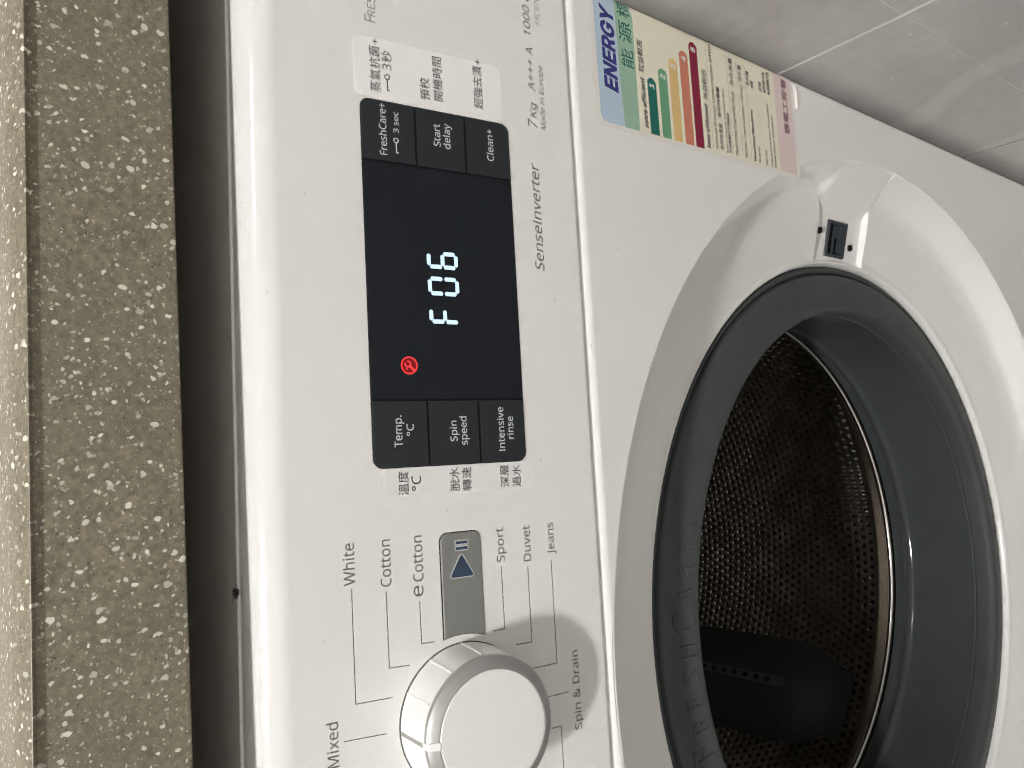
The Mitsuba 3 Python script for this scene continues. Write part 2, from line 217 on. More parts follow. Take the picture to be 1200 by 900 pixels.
 'c提': (1.0,[[1,75,51,86,64,95,79,101,99,104,117,117,116,114,96,117,86,129,70,139,65,139,126,91,127,91,139,204,139,204,127,153,126,153,104,194,103,194,91,153,91,153,60,162,59,210,59,205,46,157,46,137,51,123,59,109,78,97,55,86,43],[1,100,153,100,217,193,217,193,153],[0,113,165,179,164,179,180,114,180],[0,113,191,179,191,179,206,114,206],[1,29,105,26,120,52,127,52,170,28,170,27,184,52,184,52,223,66,224,66,184,87,184,87,170,66,170,66,132,85,137,87,124,66,117,66,60,64,51,58,47,50,45,34,45,30,58,50,58,51,59,52,112]]),
 'c效': (1.0,[[1,106,53,133,70,144,80,153,93,144,115,136,140,125,123,115,134,124,148,132,168,141,198,146,224,159,222,153,188,207,188,207,174,196,174,195,173,191,150,185,126,170,93,188,70,209,55,199,43,197,44,183,54,173,65,161,79,142,59,117,43],[0,144,160,152,130,159,113,163,108,174,137,181,174,149,174],[1,31,182,31,195,73,195,68,206,59,218,71,224,79,214,86,201,78,195,120,195,120,182],[1,85,171,97,177,110,160,119,143,107,137,98,154],[1,28,58,52,79,70,103,47,130,58,137,77,118,87,145,101,142,87,106,103,85,111,72,100,63,80,92,63,70,38,48],[1,27,134,40,152,53,176,65,173,53,149,38,127,36,126]]),
 'c料': (1.0,[[1,106,97,107,99,170,111,170,223,184,224,184,113,207,117,209,106,208,103,184,99,184,43,170,43,169,96,109,85],[1,121,200,129,210,150,195,159,185,152,175,141,185],[1,111,150,118,160,141,147,151,137,143,127,128,139],[1,26,82,46,116,56,144,29,144,29,158,60,158,60,223,74,223,74,158,106,158,106,144,74,144,74,142,103,102,94,91,74,123,74,43,60,43,60,122,46,88,34,69],[1,81,167,93,211,106,209,91,165],[1,38,182,31,209,41,211,48,191,52,168,41,165]]),
 'c時': (1.0,[[1,94,149,94,162,143,162,143,187,102,187,102,200,143,201,144,224,158,224,158,201,201,200,200,187,158,187,158,162,209,162,209,149,184,149,184,127,207,126,207,114,184,113,184,58,183,52,179,47,167,44,144,43,139,56,167,57,169,59,169,113,95,113,95,127,169,127,169,149],[1,107,100,119,106,137,86,144,73,132,65,122,82],[1,35,66,34,211,90,211,91,82,49,82,48,66],[0,48,198,48,154,76,154,76,197],[0,49,140,48,95,76,95,76,141]]),
 'c校': (1.0,[[1,91,53,118,69,139,87,126,109,114,137,102,126,92,135,109,153,124,175,125,176,137,169,114,137,127,140,135,120,149,100,162,122,169,141,183,138,175,115,159,88,169,79,183,69,209,57,198,44,172,57,149,77,127,58,101,43,100,43],[1,98,181,98,195,147,195,141,207,132,219,144,225,153,215,161,201,150,195,206,195,206,181],[1,161,169,171,177,194,153,205,136,194,128,181,146],[1,26,93,42,125,55,168,32,168,32,182,57,182,57,223,71,224,71,182,93,182,93,168,71,168,71,160,94,122,85,111,71,139,71,43,57,43,57,135,44,100,33,79]]),
 'c標': (1.0,[[1,172,80,182,87,202,68,209,57,198,50],[1,93,92,93,104,208,104,208,92,157,92,156,50,153,46,144,43,126,43,121,55,142,55,143,56,143,92],[1,94,203,95,215,208,215,208,203,172,203,172,189,203,189,203,142,101,142,101,189,129,189,129,203],[0,171,154,190,154,190,177,171,177],[0,141,154,160,154,160,177,141,177],[0,142,190,160,189,160,203,142,203],[0,113,154,130,154,130,177,113,177],[1,106,119,106,130,198,130,198,119],[1,86,58,108,77,116,88,127,82,117,68,96,50],[1,26,92,41,121,55,165,55,167,30,167,30,181,57,181,57,223,70,224,71,181,93,181,93,167,71,167,71,154,94,119,86,108,71,135,71,43,57,43,57,133,45,102,33,80]]),
 'c機': (1.0,[[1,69,52,79,62,88,75,93,87,97,99,98,110,83,110,83,122,98,122,98,134,111,134,111,122,141,122,135,167,132,223,145,222,148,164,153,122,180,122,164,134,171,142,158,139,154,149,162,156,175,176,156,173,152,183,157,187,163,196,173,220,183,217,168,186,181,187,188,200,198,197,199,195,186,173,170,152,190,154,185,167,195,169,205,140,196,136,193,145,173,141,192,128,187,122,203,122,203,110,156,110,156,109,164,83,175,95,182,108,194,103,186,89,171,72,179,62,191,57,196,64,199,78,208,72,206,60,202,49,194,43,181,45,169,53,160,63,144,52,125,44,118,53,139,63,154,74,142,110,110,110,110,103,137,79,128,70,107,89,99,67,92,57,81,46,78,44],[1,85,169,82,179,87,184,95,196,105,219,116,216,110,202,98,182,112,183,119,196,129,191,113,165,100,148,119,151,115,163,124,166,129,153,134,136,124,133,123,141,119,141,87,135,83,146,92,152,105,172],[1,25,99,39,133,49,170,48,172,29,172,29,186,51,186,51,223,63,224,63,186,79,186,79,172,63,172,63,159,81,129,73,119,63,140,63,43,51,43,51,138,41,105,32,86]]),
 'c每': (1.0,[[1,28,114,28,127,58,127,63,171,181,171,180,127,208,127,208,114,180,114,179,109,177,82,201,82,201,69,176,69,170,51,164,45,157,43,131,44,127,55,154,55,159,61,161,69,49,69,56,114],[0,105,157,127,145,140,135,133,127,166,127,167,157],[0,102,113,125,99,137,90,131,82,163,82,165,114],[0,77,157,73,127,130,127,114,139,97,149,104,157],[0,71,114,66,82,126,82,113,93,91,105,98,114],[1,28,158,51,186,64,207,73,225,87,221,80,204,201,204,201,191,72,191,55,167,41,150]]),
 'c氣': (1.0,[[1,48,145,48,157,175,157,176,101,180,72,184,62,188,59,193,57,197,66,198,86,208,77,206,59,203,49,199,45,195,43,183,45,174,52,169,60,165,74,162,92,161,145],[1,28,166,54,193,64,209,72,224,86,220,80,205,201,205,200,194,72,194,56,172,39,155],[1,68,170,68,181,185,181,185,170],[1,31,57,56,73,77,94,35,95,35,106,88,106,88,141,102,141,102,106,153,106,153,95,102,95,102,43,88,43,88,87,68,66,43,49,39,47],[1,104,79,113,88,140,71,152,61,142,52,125,66],[1,113,111,131,139,144,134,123,107],[1,49,134,60,139,70,126,75,114,63,109,57,122]]),
 'c水': (1.0,[[1,82,58,105,58,109,59,110,62,110,223,126,224,126,175,141,145,158,160,180,187,193,177,149,133,164,113,180,97,192,88,211,77,200,63,177,79,150,107,126,145,126,60,124,51,120,47,113,44,87,43],[1,28,73,48,92,61,108,73,130,81,158,33,159,33,174,91,174,99,171,95,151,87,127,79,110,68,91,57,78,40,62]]),
 'c洗': (1.0,[[1,71,54,90,64,101,76,109,94,113,117,113,128,80,128,79,142,137,143,137,178,109,177,93,148,80,156,87,167,96,185,105,221,120,218,114,191,137,191,137,223,152,224,152,191,200,191,200,178,152,177,152,143,208,142,208,128,169,128,169,62,172,58,194,59,197,66,198,88,211,82,208,59,204,49,196,45,167,45,161,47,157,50,154,62,154,128,129,128,127,104,121,81,113,67,102,55,80,43],[1,36,211,45,221,46,221,66,209,79,199,69,188,54,201],[1,33,54,49,85,65,118,75,109,55,64,45,45],[1,27,158,36,169,57,157,69,149,70,147,61,136,46,148]]),
 'c深': (1.0,[[1,73,65,99,83,113,98,124,115,124,116,83,116,83,129,133,129,133,150,148,150,148,129,200,129,200,116,158,115,175,91,189,77,206,66,196,54,182,64,169,78,149,106,148,44,133,44,133,105,114,79,89,57,82,54],[1,84,178,84,213,200,213,199,178,186,178,186,200,97,200,97,178],[1,150,181,160,189,186,163,198,148,186,140,169,163],[1,83,149,107,171,119,187,132,183,116,160,94,140,92,139],[1,36,210,44,222,65,210,76,202,68,190,53,201],[1,43,47,32,57,64,119,73,109,54,69],[1,27,157,35,168,56,157,70,148,61,136,50,145]]),
 'c源': (1.0,[[1,174,95,187,100,209,63,196,57],[1,62,51,75,76,83,113,86,142,86,214,206,214,206,201,100,200,100,132,97,109,92,84,85,64,75,45,73,44],[1,112,110,112,178,142,178,147,197,148,198,163,195,156,178,199,178,199,110,161,110,161,53,157,47,150,44,128,43,124,55,124,56,144,55,147,57,147,110],[0,125,122,185,121,185,139,125,139],[0,125,150,185,150,185,166,125,167],[1,95,62,108,79,118,99,132,95,121,74,107,55],[1,37,211,45,222,71,206,78,200,69,189],[1,32,53,60,115,62,117,73,109,54,65,45,46],[1,28,158,36,169,69,149,60,137]]),
 'c溫': (1.0,[[1,69,49,69,62,86,62,86,123,195,122,195,62,208,62,208,49],[0,161,62,181,62,181,110,161,110],[0,130,62,150,62,150,110,130,110],[0,100,62,119,62,119,110,100,110],[1,94,137,94,215,188,214,187,137],[0,107,149,173,149,174,203,107,203],[1,111,160,125,173,130,179,134,189,137,200,148,198,143,183,168,160,160,154,139,174,131,163,120,154,117,154],[1,37,211,44,220,47,222,65,212,79,201,70,189,60,198],[1,32,54,63,118,65,117,75,108,54,64,45,46],[1,28,158,36,169,58,158,69,149,60,138,48,147]]),
 'c漬': (1.0,[[1,95,75,95,151,194,151,194,75,163,75,209,52,200,44,198,43,183,52,155,65,163,75],[0,109,85,179,85,180,97,109,98],[0,109,107,180,107,180,119,109,120],[0,109,129,180,129,180,141,109,141],[1,79,160,79,172,135,172,135,183,92,183,92,193,135,193,135,202,86,203,86,213,135,213,135,224,149,224,150,213,201,213,201,203,150,202,150,193,196,193,196,183,150,183,150,172,207,172,207,160],[1,72,52,104,64,120,74,133,67,115,55,81,42],[1,38,211,46,222,70,210,81,201,72,189,58,201],[1,33,55,49,83,68,119,79,109,55,62,45,46],[1,28,158,35,169,55,160,71,149,62,137,47,148]]),
 'c牌': (1.0,[[1,97,84,97,97,163,97,163,124,177,124,177,97,207,96,207,84,177,84,176,43,163,43,163,84],[1,105,106,123,117,135,129,105,129,105,205,136,205,144,225,160,221,152,205,202,205,202,130,151,129,139,113,127,105,115,99],[0,157,141,188,141,188,161,160,161],[0,160,173,188,173,188,193,160,193],[0,119,173,147,173,147,193,119,193],[0,119,141,143,141,146,152,147,161,119,161],[1,27,48,33,70,38,105,39,220,52,220,53,170,71,170,72,223,84,224,84,170,100,170,101,157,53,157,52,128,91,128,91,43,77,43,77,115,52,115,48,74,40,44,38,43]]),
 'c用': (1.0,[[1,26,51,35,64,41,76,48,105,50,123,50,210,194,210,194,60,193,54,188,48,177,45,148,44,143,58,174,58,178,60,179,103,126,103,126,45,111,45,110,103,62,103,54,69,44,50,37,42],[0,126,118,179,117,179,150,127,150],[0,126,165,179,164,179,195,126,196],[0,64,150,64,117,111,117,111,150],[0,64,165,111,164,111,195,64,196]]),
 'c益': (1.0,[[1,29,49,29,62,54,63,54,124,183,124,183,63,207,62,207,49],[0,144,111,144,62,168,62,169,111],[0,106,111,106,62,130,62,130,111],[0,68,63,92,62,92,111,68,111],[1,33,172,33,185,82,186,75,201,63,217,75,223,82,215,96,193,96,190,88,185,147,185,139,190,151,208,159,223,161,224,174,218,152,185,203,185,203,172],[1,136,152,144,163,181,148,203,136,195,125,171,137],[1,34,132,66,149,87,163,98,156,74,139,43,121]]),
 'c秒': (1.0,[[1,172,188,183,193,185,192,198,167,207,139,193,135,185,161],[1,91,55,91,57,108,61,127,68,150,81,171,102,177,113,184,127,198,123,191,107,179,89,166,76,151,64,126,52,99,44],[1,144,102,144,223,158,224,158,102],[1,102,131,111,162,116,190,130,188,125,161,115,128,113,125],[1,26,92,43,117,59,154,28,154,28,168,61,169,61,198,34,194,30,205,64,212,93,221,102,209,76,201,76,169,103,168,103,155,76,154,76,150,101,117,92,106,76,133,75,44,61,43,61,128,47,99,33,79]]),
 'c程': (1.0,[[1,94,49,94,61,146,62,146,87,107,87,108,100,146,100,146,123,103,124,103,136,204,136,204,124,160,123,160,100,200,100,200,87,161,87,160,62,208,61,208,49],[1,111,154,110,216,198,216,198,154],[0,124,167,183,167,183,203,124,203],[1,25,92,43,117,59,153,59,154,30,154,29,168,61,169,61,198,33,194,28,205,69,214,91,221,101,210,76,202,76,169,100,168,100,155,76,154,76,143,95,124,102,114,93,104,76,127,75,43,61,43,61,129,47,99,33,79]]),
 'c籤': (1.0,[[1,29,135,29,147,42,147,35,155,45,160,52,167,56,173,60,183,72,182,69,172,83,159,86,155,77,148,63,162,45,147,93,147,87,154,99,162,104,169,109,181,113,182,121,181,118,170,137,153,130,147,144,147,143,180,156,180,158,147,206,147,206,135,159,135,162,110,167,93,178,112,184,130,197,127,187,103,172,77,179,64,188,58,192,58,194,62,196,75,207,70,203,53,196,45,182,45,176,48,169,54,162,66,148,53,130,42,121,51,128,56,32,50,31,61,65,63,64,75,36,75,36,84,65,85,64,95,40,95,40,104,65,104,65,115,38,115,38,123,64,124,65,135],[0,108,135,108,124,134,124,134,115,108,115,108,104,133,104,133,95,108,95,108,85,136,85,136,76,108,75,108,65,135,67,135,61,137,61,156,79,149,110,146,135],[0,113,161,99,147,127,147],[0,77,64,96,65,95,135,77,135],[1,124,180,112,188,127,205,136,225,151,222,145,208,204,208,204,197,170,197,178,185,166,180,154,197,138,197],[1,168,173,178,179,189,169,198,157,187,151,179,162],[1,29,180,47,201,60,225,74,222,68,208,116,208,116,197,86,197,91,184,80,179,78,180,70,197,61,197,41,174]]),
 'c署': (1.0,[[1,27,96,69,107,109,122,30,123,31,135,104,135,104,150,51,150,51,162,104,162,104,175,42,176,42,216,195,216,195,176,119,176,119,162,163,162,164,152,184,169,195,161,163,135,205,135,205,123,141,123,114,110,187,109,187,44,173,44,172,50,86,50,85,43,72,43,72,94,34,83],[0,147,187,180,186,180,205,147,205],[0,85,61,172,60,173,75,86,75],[0,86,86,172,85,173,98,86,99],[0,119,135,137,135,160,150,119,150],[0,101,187,133,186,133,205,101,205],[0,56,187,87,186,87,205,56,205]]),
 'c者': (1.0,[[1,26,108,62,123,106,147,30,148,31,161,98,161,97,186,48,186,48,199,98,199,98,224,112,224,113,199,161,199,162,192,183,217,196,210,180,190,150,161,205,161,205,148,131,148,101,128,181,127,181,44,166,44,165,50,87,50,86,43,72,43,72,111,37,96,35,96],[0,86,63,165,62,166,83,87,83],[0,87,114,87,95,166,95,165,114],[0,113,186,113,161,127,161,156,186]]),
 'c耗': (1.0,[[1,108,98,106,111,108,111,142,117,142,146,112,142,110,155,142,160,142,189,112,180,107,192,145,204,173,216,183,223,185,222,196,213,176,203,157,195,157,163,199,169,201,157,157,149,157,119,206,126,208,113,157,105,157,63,162,58,192,59,195,66,197,87,209,81,207,62,203,51,198,47,191,46,161,46,149,49,145,52,143,60,142,102],[1,27,79,43,98,57,123,29,124,28,137,62,138,62,157,36,158,36,170,62,170,62,190,32,190,32,202,62,203,62,224,76,224,77,203,103,202,103,190,76,190,76,170,99,170,99,158,76,157,76,138,107,137,106,124,79,124,105,92,96,81,76,107,76,43,62,43,62,107,47,82,34,67]]),
 'c能': (1.0,[[1,128,63,128,132,142,132,143,101,171,111,190,122,199,112,199,110,187,103,143,89,142,63,144,59,148,58,189,58,194,65,195,83,196,83,208,78,206,58,200,48,190,45,139,46,130,51],[1,128,148,128,224,142,223,142,191,170,201,187,209,198,199,176,189,142,178,142,156,144,152,148,151,187,151,192,156,194,174,207,168,204,149,198,140,191,138,140,138,131,143],[1,36,168,31,182,36,184,42,191,62,224,74,220,76,218,53,183,94,185,81,207,93,212,109,189,118,169,106,164,100,174,55,171],[1,39,43,39,154,109,154,109,57,108,51,105,47,99,45,76,44,72,57,93,57,95,58,95,83,53,83,53,43],[0,53,96,94,95,95,113,53,113],[0,53,141,53,125,95,125,94,141]]),
 'c脫': (1.0,[[1,90,169,111,192,125,218,138,213,126,190,111,169,191,169,173,191,158,217,169,222,177,208,187,193,201,180,211,172,202,160,193,167,193,112,171,111,171,63,172,59,192,59,194,60,196,84,209,79,207,58,205,52,201,47,196,46,168,46,163,47,159,50,157,57,157,112,140,112,136,84,128,65,116,51,106,45,101,43,92,54,106,62,117,75,123,91,125,111,109,112,109,167,99,159],[0,122,125,179,125,179,156,122,156],[1,26,50,34,75,38,107,39,216,89,216,88,53,85,48,80,46,58,45,55,58,75,58,76,61,76,109,51,110,47,76,39,47,37,43],[0,52,124,76,124,76,157,52,157],[0,76,203,52,203,52,171,76,171]]),
 'c菌': (1.0,[[1,31,198,31,211,76,211,77,224,91,224,92,211,143,211,144,224,158,224,158,211,204,211,204,198,158,198,158,181,144,182,143,198,92,198,91,181,77,181,76,198],[1,43,43,43,175,193,175,193,43,179,43,178,51,58,51,57,43],[0,57,64,178,63,178,162,58,162],[1,62,81,84,94,103,112,103,113,66,113,66,124,111,125,111,140,75,137,72,147,118,151,148,156,150,156,159,149,151,146,124,141,124,125,170,124,170,113,133,112,170,80,162,72,145,88,124,105,123,70,111,70,110,103,90,84,71,72]]),
 'c蒸': (1.0,[[1,165,73,177,79,197,61,205,50,193,43,181,58],[1,61,167,60,179,159,179,167,172,152,161,131,148,147,134,176,156,187,148,157,126,179,116,205,108,196,96,181,101,151,115,137,125,125,137,125,112,123,107,119,104,113,102,93,102,89,114,108,113,110,116,110,152,139,167],[1,32,197,32,210,75,210,76,224,90,224,91,210,145,210,145,224,160,224,160,210,204,210,203,197,160,197,160,183,145,183,145,197,91,197,90,183,76,183,75,197],[1,61,84,61,97,173,96,172,84],[1,127,73,139,77,148,63,153,49,140,44,135,57],[1,84,73,98,75,103,58,104,46,90,44],[1,29,104,58,118,70,128,80,140,37,141,37,153,92,153,100,150,95,139,86,126,74,114,63,106,38,94],[1,30,49,44,63,54,79,67,73,54,54,43,42]]),
 'c號': (1.0,[[1,113,52,124,63,130,73,134,91,136,110,177,110,178,63,180,61,193,60,196,62,198,70,198,85,209,79,208,59,203,50,196,48,173,48,167,52,165,56,165,98,148,98,143,73,134,55,121,43],[1,89,50,100,72,105,97,107,121,107,185,146,185,146,224,160,224,160,210,199,210,199,198,160,198,160,185,201,185,209,183,200,149,190,152,193,173,120,172,120,114,114,76,108,58,101,44,100,43],[1,124,152,127,153,144,155,144,171,157,171,158,157,183,159,184,149,158,146,157,134,159,132,186,131,188,134,190,144,201,140,200,131,195,123,189,121,152,122,146,127,144,144,126,142],[1,28,135,28,148,99,148,98,135,57,134,54,115,91,115,85,61,82,54,76,47,67,45,49,45,46,57,66,57,70,60,75,77,77,102,37,103,45,135],[1,37,163,37,215,94,215,94,163],[0,48,175,82,175,82,204,48,204]]),
 'c衣': (1.0,[[1,27,117,50,130,70,144,82,154,103,176,103,178,32,178,32,192,115,192,113,202,104,220,118,225,127,209,132,197,121,192,204,192,204,178,131,177,138,147,148,123,162,134,187,161,199,152,177,130,155,110,164,98,180,82,209,61,198,48,182,59,166,73,146,97,129,129,118,171,108,159,85,138,85,67,138,83,142,70,83,50,68,44,60,55,66,60,70,68,71,126,35,105]]),
 'c資': (1.0,[[1,137,65,146,73,148,73,188,59,204,52,191,44,165,55],[1,86,188,105,206,116,224,129,222,123,209,194,210,203,207,192,190,183,179,171,183,182,198,115,198,98,181],[1,55,75,55,154,93,154,88,165,107,170,118,175,131,185,138,197,151,195,149,190,151,187,171,173,187,166,202,163,195,152,187,153,165,163,143,180,134,171,125,165,109,158,97,155,183,154,183,75],[0,70,85,168,84,168,98,70,98],[0,70,108,168,107,168,121,70,121],[0,70,131,168,131,168,144,70,144],[1,31,54,66,64,87,73,101,67,80,56,42,43],[1,39,210,45,219,47,219,86,204,80,193],[1,35,155,30,168,83,184,84,183,85,172]]),
 'c超': (1.0,[[1,25,50,32,68,36,85,39,135,52,134,51,105,59,86,66,79,68,78,68,149,30,150,30,163,65,163,65,187,34,187,34,200,65,200,65,224,79,224,79,200,110,200,110,187,79,187,79,163,114,163,115,155,125,162,134,174,139,184,143,200,143,203,116,203,116,216,202,216,199,168,195,157,191,153,177,150,161,151,158,163,178,162,182,165,185,175,187,203,158,203,154,187,147,168,140,158,127,147,120,143,112,150,81,149,81,122,112,122,112,109,81,108,81,69,93,65,114,62,209,63,204,48,116,48,89,51,78,54,65,61,55,71,48,80,43,56,37,43],[1,122,78,122,139,198,139,198,79],[0,136,91,183,91,183,127,136,127]]),
 'c較': (1.0,[[1,101,53,126,69,148,91,134,116,126,137,139,140,146,122,157,103,165,119,172,141,185,138,178,115,165,91,186,70,210,56,201,44,193,47,178,57,156,79,135,58,111,43],[1,168,170,179,177,209,137,197,129],[1,108,182,108,196,153,196,141,219,153,225,158,219,167,203,156,196,205,195,205,182],[1,105,136,122,159,132,177,146,173,133,151,117,128],[1,28,77,28,89,60,90,60,104,34,105,34,175,60,175,60,190,30,190,30,203,60,203,60,224,74,224,74,203,105,203,104,190,74,190,74,175,102,175,102,105,74,104,74,90,105,89,105,77,74,76,74,43,60,43,60,76],[0,73,116,89,116,89,134,73,134],[0,73,146,89,145,89,164,73,164],[0,46,116,62,116,62,134,46,134],[0,46,146,62,145,61,164,46,164]]),
 'c轉': (1.0,[[1,109,111,108,122,151,123,150,135,115,136,115,187,150,187,151,197,110,198,110,209,150,209,151,224,163,224,164,209,206,209,206,198,164,198,163,188,201,187,201,135,188,135,201,123,209,110,199,105,193,113],[0,163,145,188,145,188,157,164,157],[0,163,166,188,166,188,178,164,178],[0,164,123,183,123,183,124,176,132,181,135,163,135],[0,127,145,150,145,151,157,127,157],[0,150,166,150,178,127,178,127,166],[1,27,77,27,90,62,91,62,106,34,107,34,174,62,175,62,190,30,190,30,202,62,203,62,224,75,224,76,203,106,202,106,190,76,190,76,175,104,174,104,107,76,106,76,90,108,90,108,99,170,99,171,110,184,110,184,99,208,99,208,87,184,87,183,51,180,46,171,43,150,43,146,54,167,54,170,56,170,87,109,87,109,77,76,77,75,43,62,43,62,77],[0,92,117,92,135,74,135,74,117],[0,92,163,74,164,74,146,92,146],[0,45,118,63,117,63,135,45,135],[0,45,147,63,146,63,164,45,164],[1,120,79,129,86,142,73,149,63,138,56,130,69]]),
 'c速': (1.0,[[1,28,56,42,70,58,79,58,140,29,140,29,153,72,153,72,78,88,68,103,62,127,60,208,63,204,49,173,47,125,47,106,49,89,53,65,67,61,66,54,62,37,45],[1,80,85,106,102,128,125,90,126,90,174,135,174,135,191,82,191,82,203,135,204,135,224,149,224,149,204,205,203,205,191,149,190,149,174,196,174,196,126,155,125,186,101,202,87,193,78,171,97,149,113,149,68,135,68,135,113,115,92,93,76,89,74],[0,149,138,182,137,182,162,149,162],[0,103,138,135,137,135,162,104,162],[1,33,208,45,216,64,197,75,183,63,174,49,192]]),
 'c過': (1.0,[[1,25,56,42,74,54,82,54,143,29,143,29,157,68,157,68,79,84,67,97,62,121,59,164,60,211,63,206,48,181,46,123,45,102,47,80,55,59,69,54,67,48,62,35,43],[1,87,71,87,156,102,156,102,217,183,217,183,156,198,156,198,81,196,76,192,73,186,71,168,71,164,82,164,83,182,82,184,84,184,144,100,144,100,71],[0,115,190,149,189,150,156,170,156,169,205,116,205],[0,115,156,139,156,139,178,115,178],[1,116,82,116,131,168,131,167,90,128,90,128,82],[0,128,100,156,100,156,121,128,121],[1,36,214,47,222,71,198,77,189,66,180]]),
 'c量': (1.0,[[1,29,48,29,59,110,60,110,71,45,71,45,81,110,81,110,92,51,92,51,141,186,141,186,92,125,92,125,81,191,81,191,71,125,71,125,60,207,59,207,48],[0,125,101,172,101,172,112,125,112],[0,125,122,172,121,172,132,125,132],[0,65,101,110,101,110,112,65,112],[0,65,122,110,121,110,132,65,132],[1,30,150,30,161,206,161,205,150],[1,55,170,55,218,181,218,181,170],[0,69,179,166,179,166,189,69,189],[0,69,199,166,198,166,209,69,209]]),
 'c開': (1.0,[[1,126,149,126,215,199,215,199,56,198,51,194,47,182,44,161,43,156,58,182,58,185,61,185,149],[0,140,161,185,160,185,177,140,177],[0,140,188,185,188,185,204,141,204],[1,65,91,65,103,90,103,90,124,69,125,69,137,166,137,166,125,144,124,144,103,171,103,171,91,144,90,144,47,130,47,130,90,103,90,100,76,94,62,87,53,76,44,67,53,82,67,87,77,90,90],[0,103,125,103,103,130,103,130,124],[1,37,43,37,215,109,215,109,149,52,149,51,43],[0,52,204,52,188,95,188,94,204],[0,95,177,52,177,52,161,94,160]]),
 'c間': (1.0,[[1,127,148,127,215,199,215,199,57,197,51,193,47,178,43,158,43,153,58,181,58,184,61,184,147],[0,140,159,184,159,184,176,140,177],[0,140,188,184,187,184,204,140,204],[1,81,51,81,133,154,133,154,61,95,61,94,51],[0,94,104,140,104,140,121,94,121],[0,95,92,94,73,140,73,140,92],[1,37,43,37,215,108,215,108,148,52,148,52,43],[0,95,176,52,177,52,160,94,159],[0,95,204,52,204,52,188,94,187]]),
 'c電': (1.0,[[1,52,60,52,129,185,129,185,71,124,71,124,61,126,58,132,56,186,56,190,58,194,63,196,79,208,74,207,62,203,53,199,48,190,45,121,46,113,50,110,55,109,71,66,71,66,60],[0,124,82,170,81,170,95,124,95],[0,124,105,170,105,170,118,124,119],[0,66,82,109,81,109,95,66,95],[0,66,105,109,105,109,118,66,119],[1,35,153,34,192,110,192,110,204,46,204,46,215,189,215,189,204,125,204,125,192,201,192,201,153,187,154,187,181,125,181,124,136,110,136,110,181,48,181,48,154],[1,135,141,135,150,182,150,182,141],[1,135,161,135,170,177,170,177,161],[1,55,141,55,150,100,150,100,141],[1,59,161,59,170,100,170,99,161]]),
 'c預': (1.0,[[1,165,68,176,76,195,64,211,51,199,43,187,53],[1,107,202,107,215,207,215,207,202,165,202,159,185,160,183,200,183,200,80,115,80,115,183,144,183,148,202],[0,128,92,186,92,186,111,129,111],[0,128,123,186,122,186,141,129,142],[0,128,153,186,153,186,171,129,172],[1,93,52,119,65,134,77,147,69,132,57,103,43],[1,27,139,27,152,76,152,60,166,37,180,45,190,65,179,83,200,83,201,32,201,31,214,96,215,105,209,96,194,76,171,90,158,86,152,103,153,111,150,95,107,84,110,94,139,74,139,74,56,72,51,67,46,56,44,38,44,34,57,57,57,59,59,59,139]]),
 'c高': (1.0,[[1,32,191,32,204,111,204,106,221,120,225,128,204,204,203,203,191],[1,38,43,38,129,197,129,197,55,196,50,192,47,183,45,164,45,159,55,181,55,182,57,182,117,53,117,52,43],[1,61,140,61,179,176,179,176,140],[0,76,151,161,151,161,168,76,169],[1,75,54,75,105,158,105,158,64,89,64,89,54],[0,89,94,89,75,145,75,144,94]]),
 'b1': (0.645,[[1,37,59,37,84,72,85,72,172,71,172,39,152,39,179,74,202,103,202,103,85,132,84,132,59]]),
 'b2': (0.645,[[1,31,152,32,167,37,180,45,190,53,197,59,200,73,204,93,204,109,199,122,191,129,181,134,170,135,155,132,142,127,134,121,125,111,116,76,85,135,84,135,59,31,59,31,82,80,123,97,139,103,148,105,154,105,160,102,168,98,174,89,178,80,178,71,176,65,170,61,162,60,152]]),
 'b3': (0.645,[[1,27,102,27,106,57,106,58,98,62,90,68,84,74,82,79,81,87,81,96,85,102,92,105,101,105,108,104,113,102,117,96,122,89,125,83,126,59,126,59,145,82,166,91,176,35,176,35,201,129,201,129,177,93,143,107,141,120,136,128,128,134,118,136,108,136,98,135,90,130,79,122,70,116,65,108,61,93,57,76,56,59,60,46,67,37,75,30,87]]),
 'b4': (0.645,[[1,23,89,24,114,84,201,116,202,56,114,94,113,94,148,124,148,124,113,142,113,142,89,124,88,124,59,94,59,94,89]]),
 'b5': (0.645,[[1,29,95,29,103,59,103,60,96,65,88,75,82,85,81,95,85,101,90,105,97,106,103,106,113,102,123,95,129,86,132,76,132,67,128,62,124,59,118,30,118,35,202,128,202,128,177,63,177,61,152,61,146,68,151,78,155,84,156,99,155,112,150,119,146,126,138,129,133,134,122,136,113,136,102,133,87,125,75,114,65,100,59,88,57,77,57,65,59,50,65,40,74,32,86]]),
 'bE': (0.613,[[1,30,59,29,201,134,202,134,174,61,174,61,144,128,144,128,118,62,118,61,87,134,86,134,59]]),
 'bG': (0.738,[[1,25,123,25,137,26,146,29,160,34,171,40,179,51,190,60,196,71,201,87,204,99,204,112,202,122,198,135,191,145,181,152,171,155,162,156,153,124,153,123,158,120,164,112,171,102,175,90,176,81,174,72,169,65,161,61,154,59,146,57,136,58,120,61,106,65,99,72,91,81,86,87,85,103,85,114,89,123,97,126,106,126,111,97,111,97,135,157,135,157,107,154,96,150,86,144,78,135,69,130,66,116,59,100,56,83,57,67,61,55,67,43,78,34,90,28,105]]),
 'bM': (0.9,[[1,30,59,29,201,76,201,99,137,108,105,118,140,139,201,186,201,186,59,155,59,156,164,144,124,121,59,95,59,73,121,61,163,60,163,61,59]]),
 'bN': (0.728,[[1,30,59,29,201,63,202,64,201,107,131,121,107,121,201,152,202,152,59,119,59,79,122,61,153,61,59]]),
